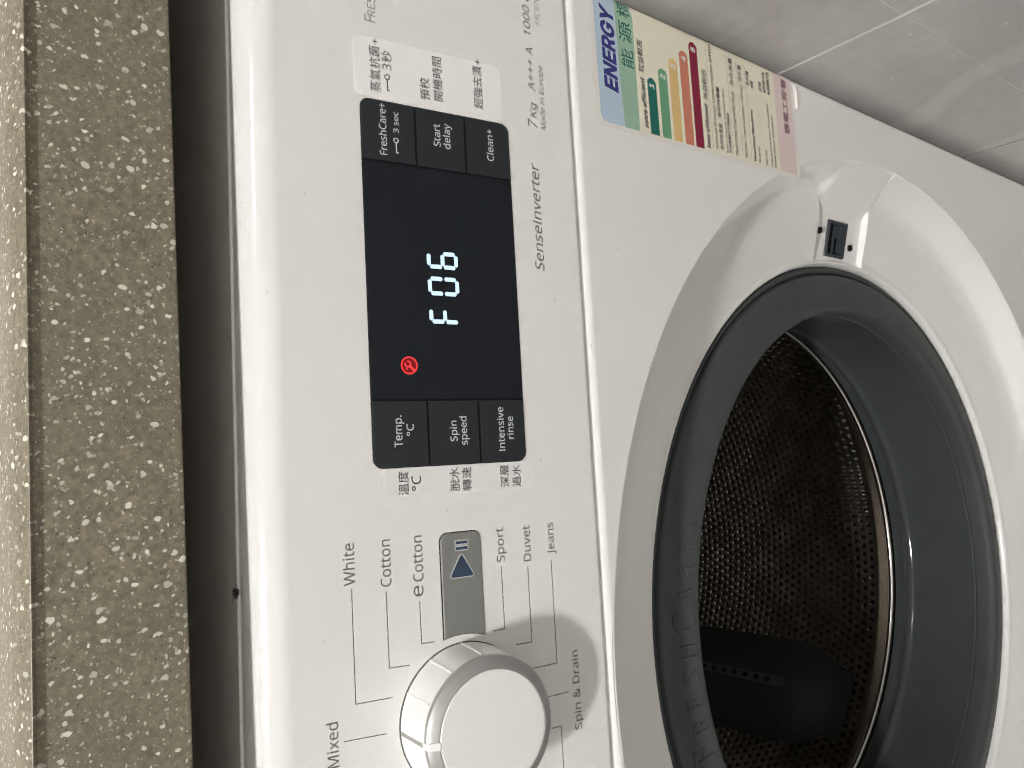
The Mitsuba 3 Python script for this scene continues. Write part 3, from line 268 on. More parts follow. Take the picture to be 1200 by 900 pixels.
 'bR': (0.652,[[1,30,59,29,201,93,202,106,200,114,197,122,192,131,184,136,175,140,163,140,149,138,137,133,129,125,120,116,114,116,113,144,59,110,59,86,107,62,107,61,59],[0,61,133,89,133,96,134,103,138,107,143,109,151,109,160,104,168,96,174,89,175,61,175]]),
 'bW': (1.008,[[1,58,59,21,202,55,201,78,99,102,201,134,202,159,99,167,136,182,201,216,202,178,59,142,59,118,155,94,59]]),
 'bY': (0.698,[[1,20,201,57,202,89,144,119,202,156,201,104,111,104,59,73,59,73,111]]),
 'ba': (0.562,[[1,26,82,26,91,27,98,30,104,35,109,43,114,51,116,85,121,90,125,90,127,90,131,87,135,82,138,78,139,71,139,63,136,60,133,58,127,30,127,29,132,31,140,36,147,43,153,49,157,59,160,69,162,82,162,92,160,102,157,108,153,114,147,118,140,120,131,120,59,90,59,90,72,82,63,76,59,65,57,49,58,38,62,32,67,27,75],[0,55,86,56,83,59,80,66,77,76,78,83,81,87,85,90,91,90,104,68,100,61,98,55,92]]),
 'bc': (0.562,[[1,25,103,25,115,26,122,28,131,32,138,36,145,44,152,50,156,58,160,71,162,82,162,97,159,108,153,116,146,120,141,124,132,124,121,96,121,93,130,89,134,82,137,75,138,70,137,64,133,61,129,58,123,56,113,56,105,57,97,62,87,65,85,70,82,79,81,87,83,92,88,96,98,125,98,125,92,123,85,116,73,105,64,93,58,82,56,67,57,58,59,47,64,39,71,32,81,27,92]]),
 'be': (0.568,[[1,25,103,25,115,26,122,29,132,34,141,43,151,50,156,57,159,66,162,81,162,88,161,97,158,106,153,114,146,118,140,123,130,125,122,126,116,126,102,55,101,55,96,59,87,65,82,74,79,81,79,90,81,95,85,97,91,125,91,124,85,121,78,114,70,107,65,100,61,86,57,71,56,62,58,55,60,44,67,36,74,31,81,26,94],[0,55,121,97,120,97,123,94,130,90,135,82,139,73,139,66,137,59,131,55,123]]),
 'bf': (0.383,[[1,21,136,21,160,40,160,40,177,41,183,44,190,50,196,55,199,64,202,91,202,91,178,76,177,72,174,71,170,71,160,91,160,91,137,71,136,71,59,40,59,40,136]]),
 'bg': (0.605,[[1,25,104,26,121,27,128,30,138,38,150,48,157,58,161,64,162,78,161,84,159,90,155,98,147,98,160,128,160,128,58,126,44,120,34,114,27,104,22,97,20,85,18,71,18,61,19,53,22,44,27,38,32,34,37,31,46,30,51,59,51,62,46,68,41,74,40,82,40,88,41,94,46,97,52,98,57,98,75,97,75,91,66,83,62,79,60,64,59,53,62,43,68,33,79,27,93],[0,56,106,58,96,61,91,66,86,74,83,84,84,90,87,94,91,98,100,99,105,99,116,97,124,94,130,87,136,80,138,70,137,62,132,58,126,56,115]]),
 'bh': (0.595,[[1,30,59,29,201,60,202,60,146,69,155,76,159,84,162,96,162,105,160,112,157,118,151,123,143,127,128,127,59,96,59,96,120,95,125,92,130,88,134,82,136,75,136,67,132,63,127,61,121,60,59]]),
 'bi': (0.255,[[1,28,184,27,190,29,196,34,201,41,203,48,203,54,201,59,196,62,190,62,185,59,179,54,174,48,172,41,172,35,174,30,179],[1,29,59,29,160,60,160,60,59]]),
 'bl': (0.285,[[1,30,82,29,201,60,202,60,88,62,84,64,82,73,82,73,59,53,59,40,63,33,70,30,77]]),
 'bm': (0.895,[[1,30,59,30,160,59,160,60,144,67,154,78,160,86,162,97,162,105,159,110,156,115,151,119,144,123,150,132,158,144,162,156,162,169,158,177,151,181,146,184,137,185,131,185,59,154,59,154,126,152,130,148,134,141,137,136,137,129,135,125,131,123,125,122,59,93,59,93,124,91,130,86,135,80,137,74,137,66,133,63,130,61,124,60,59]]),
 'bn': (0.595,[[1,30,59,29,160,60,160,60,145,64,150,71,157,76,159,84,162,96,162,102,161,107,159,114,155,121,147,125,139,126,132,126,59,96,59,96,120,95,125,92,130,88,134,82,136,75,136,67,132,63,127,61,121,60,59]]),
 'bo': (0.588,[[1,26,96,25,115,26,124,29,133,33,141,37,145,47,154,55,158,65,161,72,162,87,162,98,159,106,155,111,151,120,142,126,132,128,122,129,116,129,99,127,89,122,80,116,72,107,64,98,60,87,57,72,56,62,58,53,61,43,67,34,77,29,86],[0,56,113,57,97,61,89,67,83,72,81,80,81,88,84,92,87,95,92,98,101,99,114,96,126,91,132,85,136,75,138,67,135,61,130,58,123]]),
 'br': (0.385,[[1,30,59,29,160,59,160,60,144,64,152,69,157,80,160,93,160,93,135,77,135,72,133,65,128,61,121,60,115,60,59]]),
 'bs': (0.53,[[1,26,83,25,91,54,91,56,86,60,81,69,78,76,78,82,79,87,83,88,86,87,91,84,94,75,97,55,101,46,103,36,108,30,115,28,120,26,126,27,139,32,148,41,155,47,158,60,162,81,162,92,159,101,155,108,149,111,145,115,137,116,128,88,128,87,132,83,137,75,141,64,140,58,135,57,133,58,127,63,123,100,115,111,109,116,103,119,94,118,83,113,72,107,66,102,63,92,59,79,56,62,57,48,60,39,65,31,73]]),
 'bt': (0.38,[[1,21,136,21,160,39,160,39,188,69,188,69,160,90,160,90,136,69,135,70,87,73,83,90,83,90,59,62,59,52,62,45,67,41,74,39,82,39,136]]),
}

def ring_of(flat_xy):
    return np.array(flat_xy, float).reshape(-1, 2) / 255 * 1.3 - [.1, .3]

CACHE = {}
def glyph(k):
    if k not in CACHE:
        adv, rings = GLYPHS[k]
        polys = []
        for r in rings:
            p = Polygon(ring_of(r[1:])).buffer(0)
            if r[0] == 1: polys.append(p)
            else: polys[-1] = polys[-1].difference(p)
        CACHE[k] = float(adv), union_all(polys) if polys else None
    return CACHE[k]

def text_poly(s, em, font="n", length=None, slant=0.0, track=0.0, weight=0.0):
    x, out = 0.0, []
    for ch in s:
        if ch == " ":
            x += .26 * em; continue
        k = font + ch
        if k not in GLYPHS: k = ("c" if "c" + ch in GLYPHS else "n") + ch
        adv, g = glyph(k)
        if g is not None:
            out.append(affinity.affine_transform(g, [em, slant * em, 0, em, x, 0]))
        x += (adv + track) * em
    p = union_all(out)
    if weight: p = p.buffer(weight)
    if length:
        b = p.bounds
        p = affinity.scale(affinity.translate(p, -b[0], 0), length / (b[2] - b[0]), 1, origin=(0, 0))
    return p

# ------------------------------------------------------------------ materials
def principled(name, color, rough, spec=.5, metallic=0.0, **more):
    c = color if isinstance(color, dict) else {"type": "rgb", "value": list(color)}
    scene[name] = {"type": "twosided", "b": {"type": "principled", "base_color": c, "roughness": rough, "specular": spec, "metallic": metallic, **more}}
    return name

def dusty(base, amount, scale, speck):
    """an enamel or plastic colour with fine mottling and a few dust specks."""
    def f(p, n, uv):
        a = fbm(p.x * scale, p.y * scale, p.z * scale, 3)
        d, _, r = voronoi(p.x * 260, (p.z + p.y) * 260)
        s = dr.select((r > 1 - speck) & (d < .04 + .10 * cell_rand(r * 977)), .2 + .8 * cell_rand(r * 331), 0.0)
        return mi.Color3f(base) * (1 + amount * (a - .5)) * (1 - .3 * s)
    return mikit.proc(f)

principled("white_plastic", dusty((.725, .722, .705), .05, 18, .012), .13)
principled("white_enamel", dusty((.82, .813, .79), .05, 14, .012), .2)
principled("white_trim", dusty((.80, .795, .775), .06, 20, .02), .24)
principled("knob_white", (.75, .745, .725), .3)
principled("film_clear", (.722, .719, .702), .15)
principled("film_white", (.80, .795, .775), .3)
principled("satin_silver", (.50, .50, .49), .36, .5, .75)
principled("silver_button", (.36, .365, .355), .33, .5, .75)
principled("pointer_grey", (.27, .268, .26), .45)
principled("ink_grey", (.12, .117, .112), .6, .2)
principled("ink_light", (.21, .205, .195), .6, .2)
principled("ink_black", (.045, .044, .043), .6, .2)
principled("ink_navy", (.035, .055, .095), .5, .3)
principled("glass_black", (.004, .0065, .011), .07, .42)
principled("key_black", (.014, .017, .021), .22, .5)
principled("gap_black", (.004, .004, .005), .5, .2)
principled("print_pale", (.55, .57, .58), .5, .3)
principled("latch_black", (.035, .042, .05), .3)
principled("chrome", (.72, .70, .67), .14, .5, 1.0)
principled("drum_steel", (.40, .372, .33), .22, .5, 1.0)
principled("ridge_plastic", (.06, .066, .075), .45)
principled("drum_plastic", (.03, .033, .038), .5)
principled("tub_grey", (.22, .22, .22), .6, .3)
principled("worktop_grey", dusty((.70, .69, .675), .08, 30, .03), .3)
principled("cabinet_white", (.7, .7, .68), .3)
def rubber(p, n, uv):
    a = fbm(p.x * 60, p.y * 60, p.z * 60, 3)
    return mi.Color3f(.055, .063, .0635) * (.88 + .24 * a)
principled("rubber", mikit.proc(rubber), .58, .3)
principled("rubber_wet", mikit.proc(rubber), .09, .4)

def stone(p, n, uv):
    """solid-surface counter: taupe with white chips of several sizes and dark grains."""
    x, y = p.x, p.z + .8 * p.y
    w1, w2 = noise(x * 900, y * 900, 3.1) - .5, noise(x * 900, y * 900, 9.7) - .5
    base = mi.Color3f(.198, .175, .125) * (.6 + .8 * fbm(x * 700, y * 700, p.y * 700, 3)) * (.9 + .2 * fbm(x * 60, y * 60, 2.0, 2))
    col = mi.Color3f(base)
    for s, keep, size, seed, tint in ((1700, .20, .40, 5.0, .20), (850, .12, .36, 1.0, .48), (430, .20, .30, 2.0, .85), (260, .22, .27, 3.0, 1.0)):
        ca, sa = math.cos(seed), math.sin(seed)
        u = (x * ca - y * sa) * s * 1.3 + seed * 31 + w1 * s * .0012
        v = (x * sa + y * ca) * s * 1.05 + seed * 17 + w2 * s * .0012
        d, d2, r = voronoi(u, v)
        rad = size * (.4 + .8 * cell_rand(r * 7919, seed))
        chip = (1 - smoothstep(rad * .75, rad, d)) * dr.select(r < keep, 1.0, 0.0) * tint
        col = mix(col, mi.Color3f(.74, .71, .62) * (.55 + .5 * cell_rand(r * 6151, seed)), chip)
    d, d2, r = voronoi(x * 800 + 7, y * 800 + 3)
    dark = (1 - smoothstep(.16, .28, d)) * dr.select(r < .03, .7, 0.0)
    return mix(col, mi.Color3f(.06, .052, .042), dark)
principled("counter_stone", mikit.proc(stone), .4, .45)

def tile(p, n, uv):
    """grey glazed tile with soft marble bands along its length."""
    w = fbm(p.y * 5, p.z * 5, 2.0, 3) - .5
    band = fbm(p.y * 2.2 + 3, p.z * 26 + w * 6, 4.0, 3)
    vein = smoothstep(.55, .8, fbm(p.y * 3 + 11, p.z * 34 + w * 9, 8.0, 3))
    grain = fbm(p.y * 140, p.z * 140, 1.0, 2)
    d, _, r = voronoi(p.y * 90, p.z * 90)
    s = dr.select((r > .975) & (d < .12), 1.0, 0.0)
    c = mi.Color3f(.450, .446, .436) * (.86 + .24 * band) * (.96 + .08 * grain)
    return mix(mix(c, mi.Color3f(.52, .51, .49), vein * .55), mi.Color3f(.62, .6, .58), s * .6)
principled("wall_tile", mikit.proc(tile), .16, .5)
principled("grout", (.80, .79, .76), .8, .2)
principled("grout_dark", (.16, .15, .14), .9, .1)
principled("wall_paint", (.72, .71, .69), .8, .2)
principled("ceiling_paint", (.84, .83, .81), .9, .2)
principled("floor_tile", (.15, .149, .146), .3)
for nm, c in dict(sticker_cream=(.80, .765, .62), sticker_white=(.78, .76, .72), sticker_blue=(.47, .58, .70), sticker_green=(.32, .49, .37), sticker_pink=(.74, .60, .585),
                  ink_blue=(.035, .035, .20), band_teal=(.012, .14, .115), band_green=(.14, .35, .20), band_yellow=(.72, .51, .22), band_orange=(.58, .21, .14), band_maroon=(.23, .014, .045),
                  ink_forest=(.02, .13, .11), ink_plum=(.20, .10, .13)).items():
    principled(nm, c, .42, .35)
principled("led_off", (.02, .02, .02), .4)
principled("lint_dark", (.05, .047, .045), .95, .1)
principled("lamp_white", (.8, .8, .8), .5)

# ------------------------------------------------------------------ the setting
WX, CEIL, BACK, REAR, LEFT = 302.0, 1668.0, 620.0, -1500.0, -1650.0
def quad(a, b, c, d): return tm([a, b, c, d], [[0, 1, 2, 3]])
add("floor", quad((LEFT, REAR, FLOOR), (WX + 6, REAR, FLOOR), (WX + 6, BACK, FLOOR), (LEFT, BACK, FLOOR)), "floor_tile")
add("ceiling", quad((LEFT, REAR, CEIL), (LEFT, BACK, CEIL), (WX + 6, BACK, CEIL), (WX + 6, REAR, CEIL)), "ceiling_paint")
add("wall_back", quad((LEFT, BACK, FLOOR), (WX + 6, BACK, FLOOR), (WX + 6, BACK, CEIL), (LEFT, BACK, CEIL)), "wall_paint")
add("wall_rear", quad((LEFT, REAR, FLOOR), (LEFT, REAR, CEIL), (WX + 6, REAR, CEIL), (WX + 6, REAR, FLOOR)), "wall_paint")
add("wall_left", quad((LEFT, REAR, FLOOR), (LEFT, BACK, FLOOR), (LEFT, BACK, CEIL), (LEFT, REAR, CEIL)), "wall_paint")
add("wall_right", quad((WX + .55, REAR, FLOOR), (WX + .55, REAR, CEIL), (WX + .55, BACK, CEIL), (WX + .55, BACK, FLOOR)), "grout")
for k in ("floor", "ceiling", "wall_back", "wall_rear", "wall_left", "wall_right"): labels[k] = {"kind": "structure"}
labels["wall_right"]["label"] = "glossy grey marbled tile wall right of the washing machine"
# each glazed tile is a slab with a small bevel; the joints line up with the two seen beside the machine
TZ, TH, TW, JY = -175.0, 247.0, 300.0, -61.0
rng = np.random.default_rng(5)
def bevelled_tile(y0, y1, z0, z1, gap_z, gap_y, x):
    y0, y1, z0, z1 = y0 + gap_y, y1 - gap_y, z0 + gap_z, z1 - gap_z
    b, d = 0.4, 7.0
    pts = []
    for e, xx in ((0, x + d), (0, x + b), (b, x)):
        pts.append([(xx, y0 + e, z0 + e), (xx, y1 - e, z0 + e), (xx, y1 - e, z1 - e), (xx, y0 + e, z1 - e)])
    v = np.array(pts).reshape(-1, 3); f = []
    for L in (0, 4):
        for i in range(4): f.append([L + i, L + (i + 1) % 4, L + 4 + (i + 1) % 4, L + 4 + i])
    f.append([8, 9, 10, 11])
    return tm(v, f)
for i in range(-2, 8):
    for j in range(-5, 2):
        z0, y0 = TZ + (i - 1) * TH, JY + j * TW
        z1, y1 = min(z0 + TH, CEIL), min(y0 + TW, BACK)
        z0 = max(z0, FLOOR); y0 = max(y0, REAR)
        if z1 - z0 < 5 or y1 - y0 < 5: continue
        add("wall_right__tile", bevelled_tile(y0, y1, z0, z1, .75, .16, WX + rng.uniform(-.12, .12)), "wall_tile")

add("wall_right__grout_line", rounded(WX + .05, REAR + 1, TZ - TH - .85, WX + .5, BACK - 1, TZ - TH + .85, .1, 8), "grout_dark", label="dark dirty joint between the tiles")

# the lamp on the ceiling, out of the frame
thing("ceiling_lamp", "slim white lamp on the ceiling above the kitchen floor", "lamp")
lx, ly, lz = LAMP_POS; a, b = LAMP_SIZE[0] / 2, LAMP_SIZE[1] / 2
add("ceiling_lamp__housing", rounded(lx - a - 12, ly - b - 12, lz + 1, lx + a + 12, ly + b + 12, CEIL - .5, 6), "lamp_white", 30)
add("ceiling_lamp__diffuser", quad((lx - a, ly - b, lz), (lx - a, ly + b, lz), (lx + a, ly + b, lz), (lx + a, ly - b, lz)), "lamp_white",
    emitter={"type": "area", "radiance": {"type": "rgb", "value": list(LAMP_RADIANCE)}})

# ------------------------------------------------------------------ countertop
thing("countertop", "speckled taupe stone countertop edge above the washing machine", "countertop")
CY = 18.4
prof = [(BACK - 2, 152.3), (CY + 1.2, 152.3), (CY + .35, 152.65), (CY, 153.6), (CY, 170), (CY, 188.5), (CY + .05, 190.2), (CY + .1, 191.0), (CY - .9, 191.25), (CY - 1.5, 191.8)]
prof.append((CY - 1.6, 192.0))
for t in np.linspace(56, 90, 10):
    t = math.radians(t); prof.append((CY - 1.4 + 19 * (math.cos(math.radians(56)) - math.cos(t)), 192.3 + 19 * (math.sin(t) - math.sin(math.radians(56)))))
prof += [(CY + 40, 195.56), (BACK - 2, 195.56)]
prof = np.array(prof)
xs = np.linspace(LEFT + 2, WX - 1.5, 24)
yaw = .016 * (xs[:, None] - 241) * (prof[None, :, 0] < 300)      # the counter stands slightly askew over the machine
P = np.stack([np.repeat(xs[:, None], len(prof), 1), prof[None, :, 0] + yaw, prof[None, :, 1] - .28 * yaw + .017 * (xs[:, None] - 117)], -1)
add("countertop", sheet(P), "counter_stone", 40)

# ------------------------------------------------------------------ washing machine
WM = thing("washing_machine", "white front loading washing machine with its door open under the countertop", "washing machine")
ZP = -265.2                                       # height of the porthole's centre
CEN = (0.0, ZP)
cab = bx(-297, 26, FLOOR + 12, 295, 590, 124) - bx(-291, 0, FLOOR + 20, 289, 584, 118)
add(f"{WM}__cabinet", cab, "cabinet_white")
fp = rounded(-297, 0, -640, 295, 30, 0, 5.0, 48) - bx(-291, 6, -634, 289, 40, -6)
fp = fp - m3.Manifold.cylinder(80, 261.2, 261.2, 256).rotate((90, 0, 0)).translate((0, 40, ZP))
add(f"{WM}__front_panel", fp, "white_enamel", 25)
add(f"{WM}__kick_panel", rounded(-297, 3, FLOOR + 14, 295, 30, -643, 4), "white_enamel", 25)
add(f"{WM}__worktop", rounded(-298, 30.4, 124.2, 296, 595, 132.9, .7, 16), "worktop_grey", 25)

# control panel: a leaning face that rolls over into the worktop
pr = [(0.4, -40), (0.4, -2.2), (.6, -1.0), (1.1, -.3), (2.0, 0), (40, 0), (85, 0), (118, 0), (122, 0)]
for t in np.linspace(0, 82, 19)[1:]:
    t = math.radians(t); pr.append((122 + 13 * math.sin(t), -13 + 13 * math.cos(t)))
pr += [(134.9, -13.2), (131, -14.0), (128, -30)]
pr = np.array(pr)
us = np.array([-295.0, -294.7, -294, -292.5, *np.linspace(-290, 288, 20), 290.5, 292, 292.7, 293.0])
dip = np.array([6, 2.6, 1.2, .3, *([0.0] * 20), .3, 1.2, 2.6, 6])
P = np.stack([np.repeat(us[:, None], len(pr), 1), np.repeat(pr[None, :, 0], len(us), 0), pr[None, :, 1] - dip[:, None]], -1)
add(f"{WM}__control_panel", onto_panel(sheet(P, flip=True)), "white_plastic", 35)
CP = f"{WM}__control_panel"

def print_on(text, u, v, cap, length, ink="ink_grey", font="n", slant=0.0, lift=.07, holder=CP, weight=0.03, what=None, unit=.714):
    if ink == 'ink_light': weight = 0.0
    p = text_poly(text, cap / unit, font, length, slant, weight=weight)
    add(f"{holder}__lettering", onto_panel(flat(affinity.translate(p, u, v)), lift), ink, label=what)

# program names beside the knob
for s, u, v, cap, L in (("White", 52.4, 100.6, 3.8, 13.8), ("Cotton", 50.5, 87.9, 3.75, 15.7), ("Cotton", 50.8, 76.1, 3.75, 15.6), ("Sport", 53.8, 43.5, 3.2, 12.4), ("Duvet", 52.8, 32.1, 3.2, 13.2),
                        ("Jeans", 54.2, 21.5, 3.2, 11.9), ("Spin & Drain", -11.7, 13.7, 3.1, 29.0), ("Mixed", -3.6, 107.9, 3.7, 14.0)):
    print_on(s, u, v, cap, L)
e_out = text_poly("e", 6.6, "n", 3.7, weight=.0)
add(f"{CP}__lettering", onto_panel(flat(affinity.translate(e_out, 45.7, 76.3)), .07), "ink_grey")
def rule(pts, w=.34):
    add(f"{CP}__leader_line", onto_panel(flat(LineString(pts).buffer(w / 2, cap_style=2, join_style=2)), .07), "ink_grey")
rule([(51.3, 101.9), (14.5, 101.8), (14.2, 89.1)]); rule([(48.9, 89.9), (23.8, 89.8), (23.5, 82.3)]); rule([(44.0, 77.9), (29.9, 77.8), (29.7, 72.9)])
rule([(52.3, 45.1), (29.9, 45.0), (29.8, 49.6)]); rule([(51.0, 33.8), (23.4, 33.8), (23.5, 40.9)]); rule([(52.1, 23.3), (14.0, 23.3), (13.9, 34.1)])
rule([(2.6, 28.1), (2.7, 19.0)]); rule([(-8.8, 27.5), (-8.9, 23.1), (-30, 23.1)]); rule([(3.7, 106.2), (3.1, 91.6)])
# the big name and the specification lines at the top
print_on("F", 250.7, 85.6, 4.2, None, "ink_light", slant=.08); print_on("RESH", 253.6, 85.6, 3.0, 10.6, "ink_light", slant=.08)
print_on("7", 223.3, 17.9, 4.3, 3.5, slant=.2); print_on("Kg", 227.3, 17.9, 3.1, 6.6, slant=.2)
print_on("A+++ A", 238.6, 18.0, 3.2, 18.6, slant=.2); print_on("1000 RPM", 262.4, 18.5, 3.2, 27.0, slant=.2)
print_on("Made in Europe", 222.9, 13.7, 2.35, 27.5, slant=.2); print_on("FFCR70", 267.8, 13.5, 2.35, 12.6, "ink_light", slant=.2)
print_on("SenseInverter", 164.3, 18.5, 4.1, 43.9, slant=.2)

# start button: dark gap, brushed silver key, play and pause marks
arc = [(24.9 * math.cos(t) + 3.1, 24.9 * math.sin(t) + 62.2) for t in np.linspace(-.6, .6, 40)]
knob_clear = Point(3.1, 62.2).buffer(27.4, quad_segs=48)
outer = rrect(20, 53.1, 66.4, 69.7, 3.2).difference(knob_clear)
inner = rrect(20, 53.45, 66.05, 69.3, 2.9).difference(Point(3.1, 62.2).buffer(27.7, quad_segs=48))
add(f"{WM}__start_button", onto_panel(flat(outer), .08), "gap_black")
SB = f"{WM}__start_button"
add(f"{SB}__key", onto_panel(plate(inner.simplify(.02), .75, .3)), "silver_button", 20)
tri = Polygon([(57.3, 61.5), (51.2, 57.9), (51.2, 65.1)]).buffer(.7)
bars = union_all([rrect(60.0, 58.9, 61.0, 63.6, .25), rrect(62.0, 58.9, 63.0, 63.6, .25)])
rim = union_all([tri, bars]).buffer(.35)
add(f"{SB}__mark_outline", onto_panel(flat(rim), .82), "print_pale")
add(f"{SB}__play_mark", onto_panel(flat(tri), .88), "ink_navy"); add(f"{SB}__pause_mark", onto_panel(flat(bars), .88), "ink_navy")

# program knob
KU, KV = 3.1, 62.2
KN = f"{WM}__program_knob"
def knob(prof, n=128):
    th = np.radians(np.linspace(0, 360, n, endpoint=False)); prof = np.array(prof, float)
    P = np.stack([KU + np.cos(th)[:, None] * prof[:, 0], KV + np.sin(th)[:, None] * prof[:, 0], np.repeat(prof[None, :, 1], n, 0)], -1)
    return onto_panel(sheet(P, wrap=True))
add(KN, knob([(24.98, .06), (24.0, .1), (24.0, -.5)]), "ink_grey", 30)
add(f"{KN}__grip", knob([(24.45, .3), (24.6, .6), (24.55, 1.2), (24.1, 9), (23.6, 16.2), (23.45, 16.8), (23.1, 17.0), (20, 17.0)]), "knob_white", 35)
add(f"{KN}__cap_ring", knob(smooth_line([(22.9, 16.8), (23.5, 17.1), (23.62, 17.7), (23.3, 18.5), (22.4, 19.3), (21, 20.1), (19.9, 20.55), (19.6, 20.5), (19.5, 20.0)], 4)), "satin_silver", True)
add(f"{KN}__face", knob([(19.5, 19.9), (19.45, 20.5), (19.2, 20.75), (18.6, 20.85), (12, 20.95), (6, 21.0), (.01, 21.0)]), "knob_white", 30)
def side_bar(deg, w, base_r=.0, proud=.38, h0=.9, h1=16.4, bsdf="knob_white", name="grip_rib"):
    pts = []
    for h in np.linspace(h0, h1, 6):
        r = 24.6 - (h - .6) * .064
        row = [(-w / 2, r - .3), (-w / 2 * .6, r + proud), (w / 2 * .6, r + proud), (w / 2, r - .3)]
        t = math.radians(deg)
        pts.append([(KU + rr * math.cos(t) - d * math.sin(t), KV + rr * math.sin(t) + d * math.cos(t), h) for d, rr in row])
    add(f"{KN}__{name}", onto_panel(sheet(np.array(pts))), bsdf, 40)
for k in range(12):
    if k != 3: side_bar(2 + 30 * k, 1.0)
side_bar(92, 2.1, proud=.06, bsdf="pointer_grey", name="pointer")
t = math.radians(92)
clip = m3.Manifold.batch_hull([m3.Manifold.sphere(.35, 12).translate((dx, rr, hh)) for dx in (-.9, .9) for rr, hh in ((23.7, 17.2), (22.5, 19.5), (19.7, 20.75))])
add(f"{KN}__pointer_clip", onto_panel(trimesh.Trimesh(*(lambda q: (np.array(q.vert_properties[:, :3]), np.array(q.tri_verts)))(clip.rotate((0, 0, 2)).translate((KU, KV, 0)).to_mesh()), process=False)), "knob_white", 35)

# display: black base, glass in the middle, three touch keys at each end
DS = f"{WM}__display"
disp = rrect(90.0, 31.9, 222.2, 92.9, 3.6)
add(DS, onto_panel(plate(disp, .35, .12)), "gap_black", 20)
d_in = disp.buffer(-.3)
add(f"{DS}__screen", onto_panel(plate(rrect(113.9, 32.2, 198.8, 92.6, .2), .62, .1)), "glass_black", 20)
for u0, u1 in ((199.6, 223), (89, 113.2)):
    for v0, v1 in ((72.4, 94), (51.9, 71.5), (31, 51.0)):
        add(f"{DS}__touch_key", onto_panel(plate(d_in.intersection(sbox(u0, v0, u1, v1)), .75, .18)), "key_black", 20)
for s, u, v, cap, L in (("FreshCare+", 201.7, 83.4, 2.75, 19.3), ("3 sec", 210.6, 78.6, 2.1, 8.0), ("Start", 208.2, 62.0, 2.75, 8.7), ("delay", 207.8, 57.9, 2.75, 9.8), ("Clean+", 205.9, 39.4, 2.8, 12.8),
                        ("Temp.", 97.2, 82.1, 2.9, 11.0), ("°C", 100.9, 77.7, 2.6, 4.3), ("Spin", 98.5, 60.8, 2.75, 7.4), ("speed", 97.1, 56.8, 2.75, 10.3), ("Intensive", 94.3, 41.2, 2.75, 16.3), ("rinse", 98.6, 37.2, 2.75, 8.4)):
    print_on(s, u, v, cap, L, "print_pale", lift=.80, holder=DS)
def key_icon(u, v, k=1.0):
    return union_all([LineString([(u, v), (u + 4.2 * k, v)]).buffer(.22, cap_style=2), LineString([(u + .25, v + .2), (u + .25, v - .9)]).buffer(.22, cap_style=2),
                      Point(u + 5.3 * k, v).buffer(1.15 * k).difference(Point(u + 5.3 * k, v).buffer(.72 * k))])
add(f"{DS}__key_symbol", onto_panel(flat(key_icon(203.0, 79.8, .9)), .8), "print_pale")
# lit seven-segment figures and the red service light
scene["led_white"] = {"type": "diffuse", "reflectance": {"type": "rgb", "value": [.04, .04, .04]}}
scene["led_red"] = {"type": "diffuse", "reflectance": {"type": "rgb", "value": [.03, .01, .01]}}
def lit(rgb): return {"type": "area", "radiance": {"type": "rgb", "value": list(rgb)}}
def seg(u0, v0, u1, v1, w=1.42):
    a, b = np.array([u0, v0]), np.array([u1, v1]); d = (b - a) / np.linalg.norm(b - a); n = np.array([-d[1], d[0]])
    pts = [a, a + d * .45 + n * w / 2, b - d * .45 + n * w / 2, b, b - d * .45 - n * w / 2, a + d * .45 - n * w / 2]
    return Polygon(pts).buffer(.08)
def digit(which, u, w=5.4, v0=57.9, v1=68.9):
    vm = (v0 + v1) / 2; g = .35
    S = dict(a=(u + g, v1, u + w - g, v1), b=(u + w, vm + g, u + w, v1 - g), c=(u + w, v0 + g, u + w, vm - g), d=(u + g, v0, u + w - g, v0), e=(u, v0 + g, u, vm - g), f=(u, vm + g, u, v1 - g), g=(u + g, vm, u + w - g, vm))
    add(f"{DS}__digit", onto_panel(flat(union_all([seg(*S[k]) for k in which])), .68), "led_white", emitter=lit((.74, .97, 1.15)))
digit("aefg", 142.0, 4.6); digit("abcdef", 152.4); digit("acdefg", 162.3, 5.0)
ic = Point(125.8, 78.3)
add(f"{DS}__service_light", onto_panel(flat(ic.buffer(3.2, quad_segs=24).difference(ic.buffer(2.65, quad_segs=24))), .68), "led_red", emitter=lit((1.15, .055, .06)))
add(f"{DS}__service_light__disc", onto_panel(flat(ic.buffer(2.6, quad_segs=24)), .66), "led_red", emitter=lit((.20, .004, .007)))
wr = union_all([Point(126.3, 78.8).buffer(1.25).difference(Point(126.3, 78.8).buffer(.75)).difference(Polygon([(126.3, 78.8), (129, 79.6), (127.6, 81.6)])),
                LineString([(125.6, 78.1), (124.2, 76.6)]).buffer(.42), Point(124.6, 79.3).buffer(.35)])
add(f"{DS}__service_light__wrench", onto_panel(flat(wr), .70), "led_red", emitter=lit((1.15, .07, .08)))

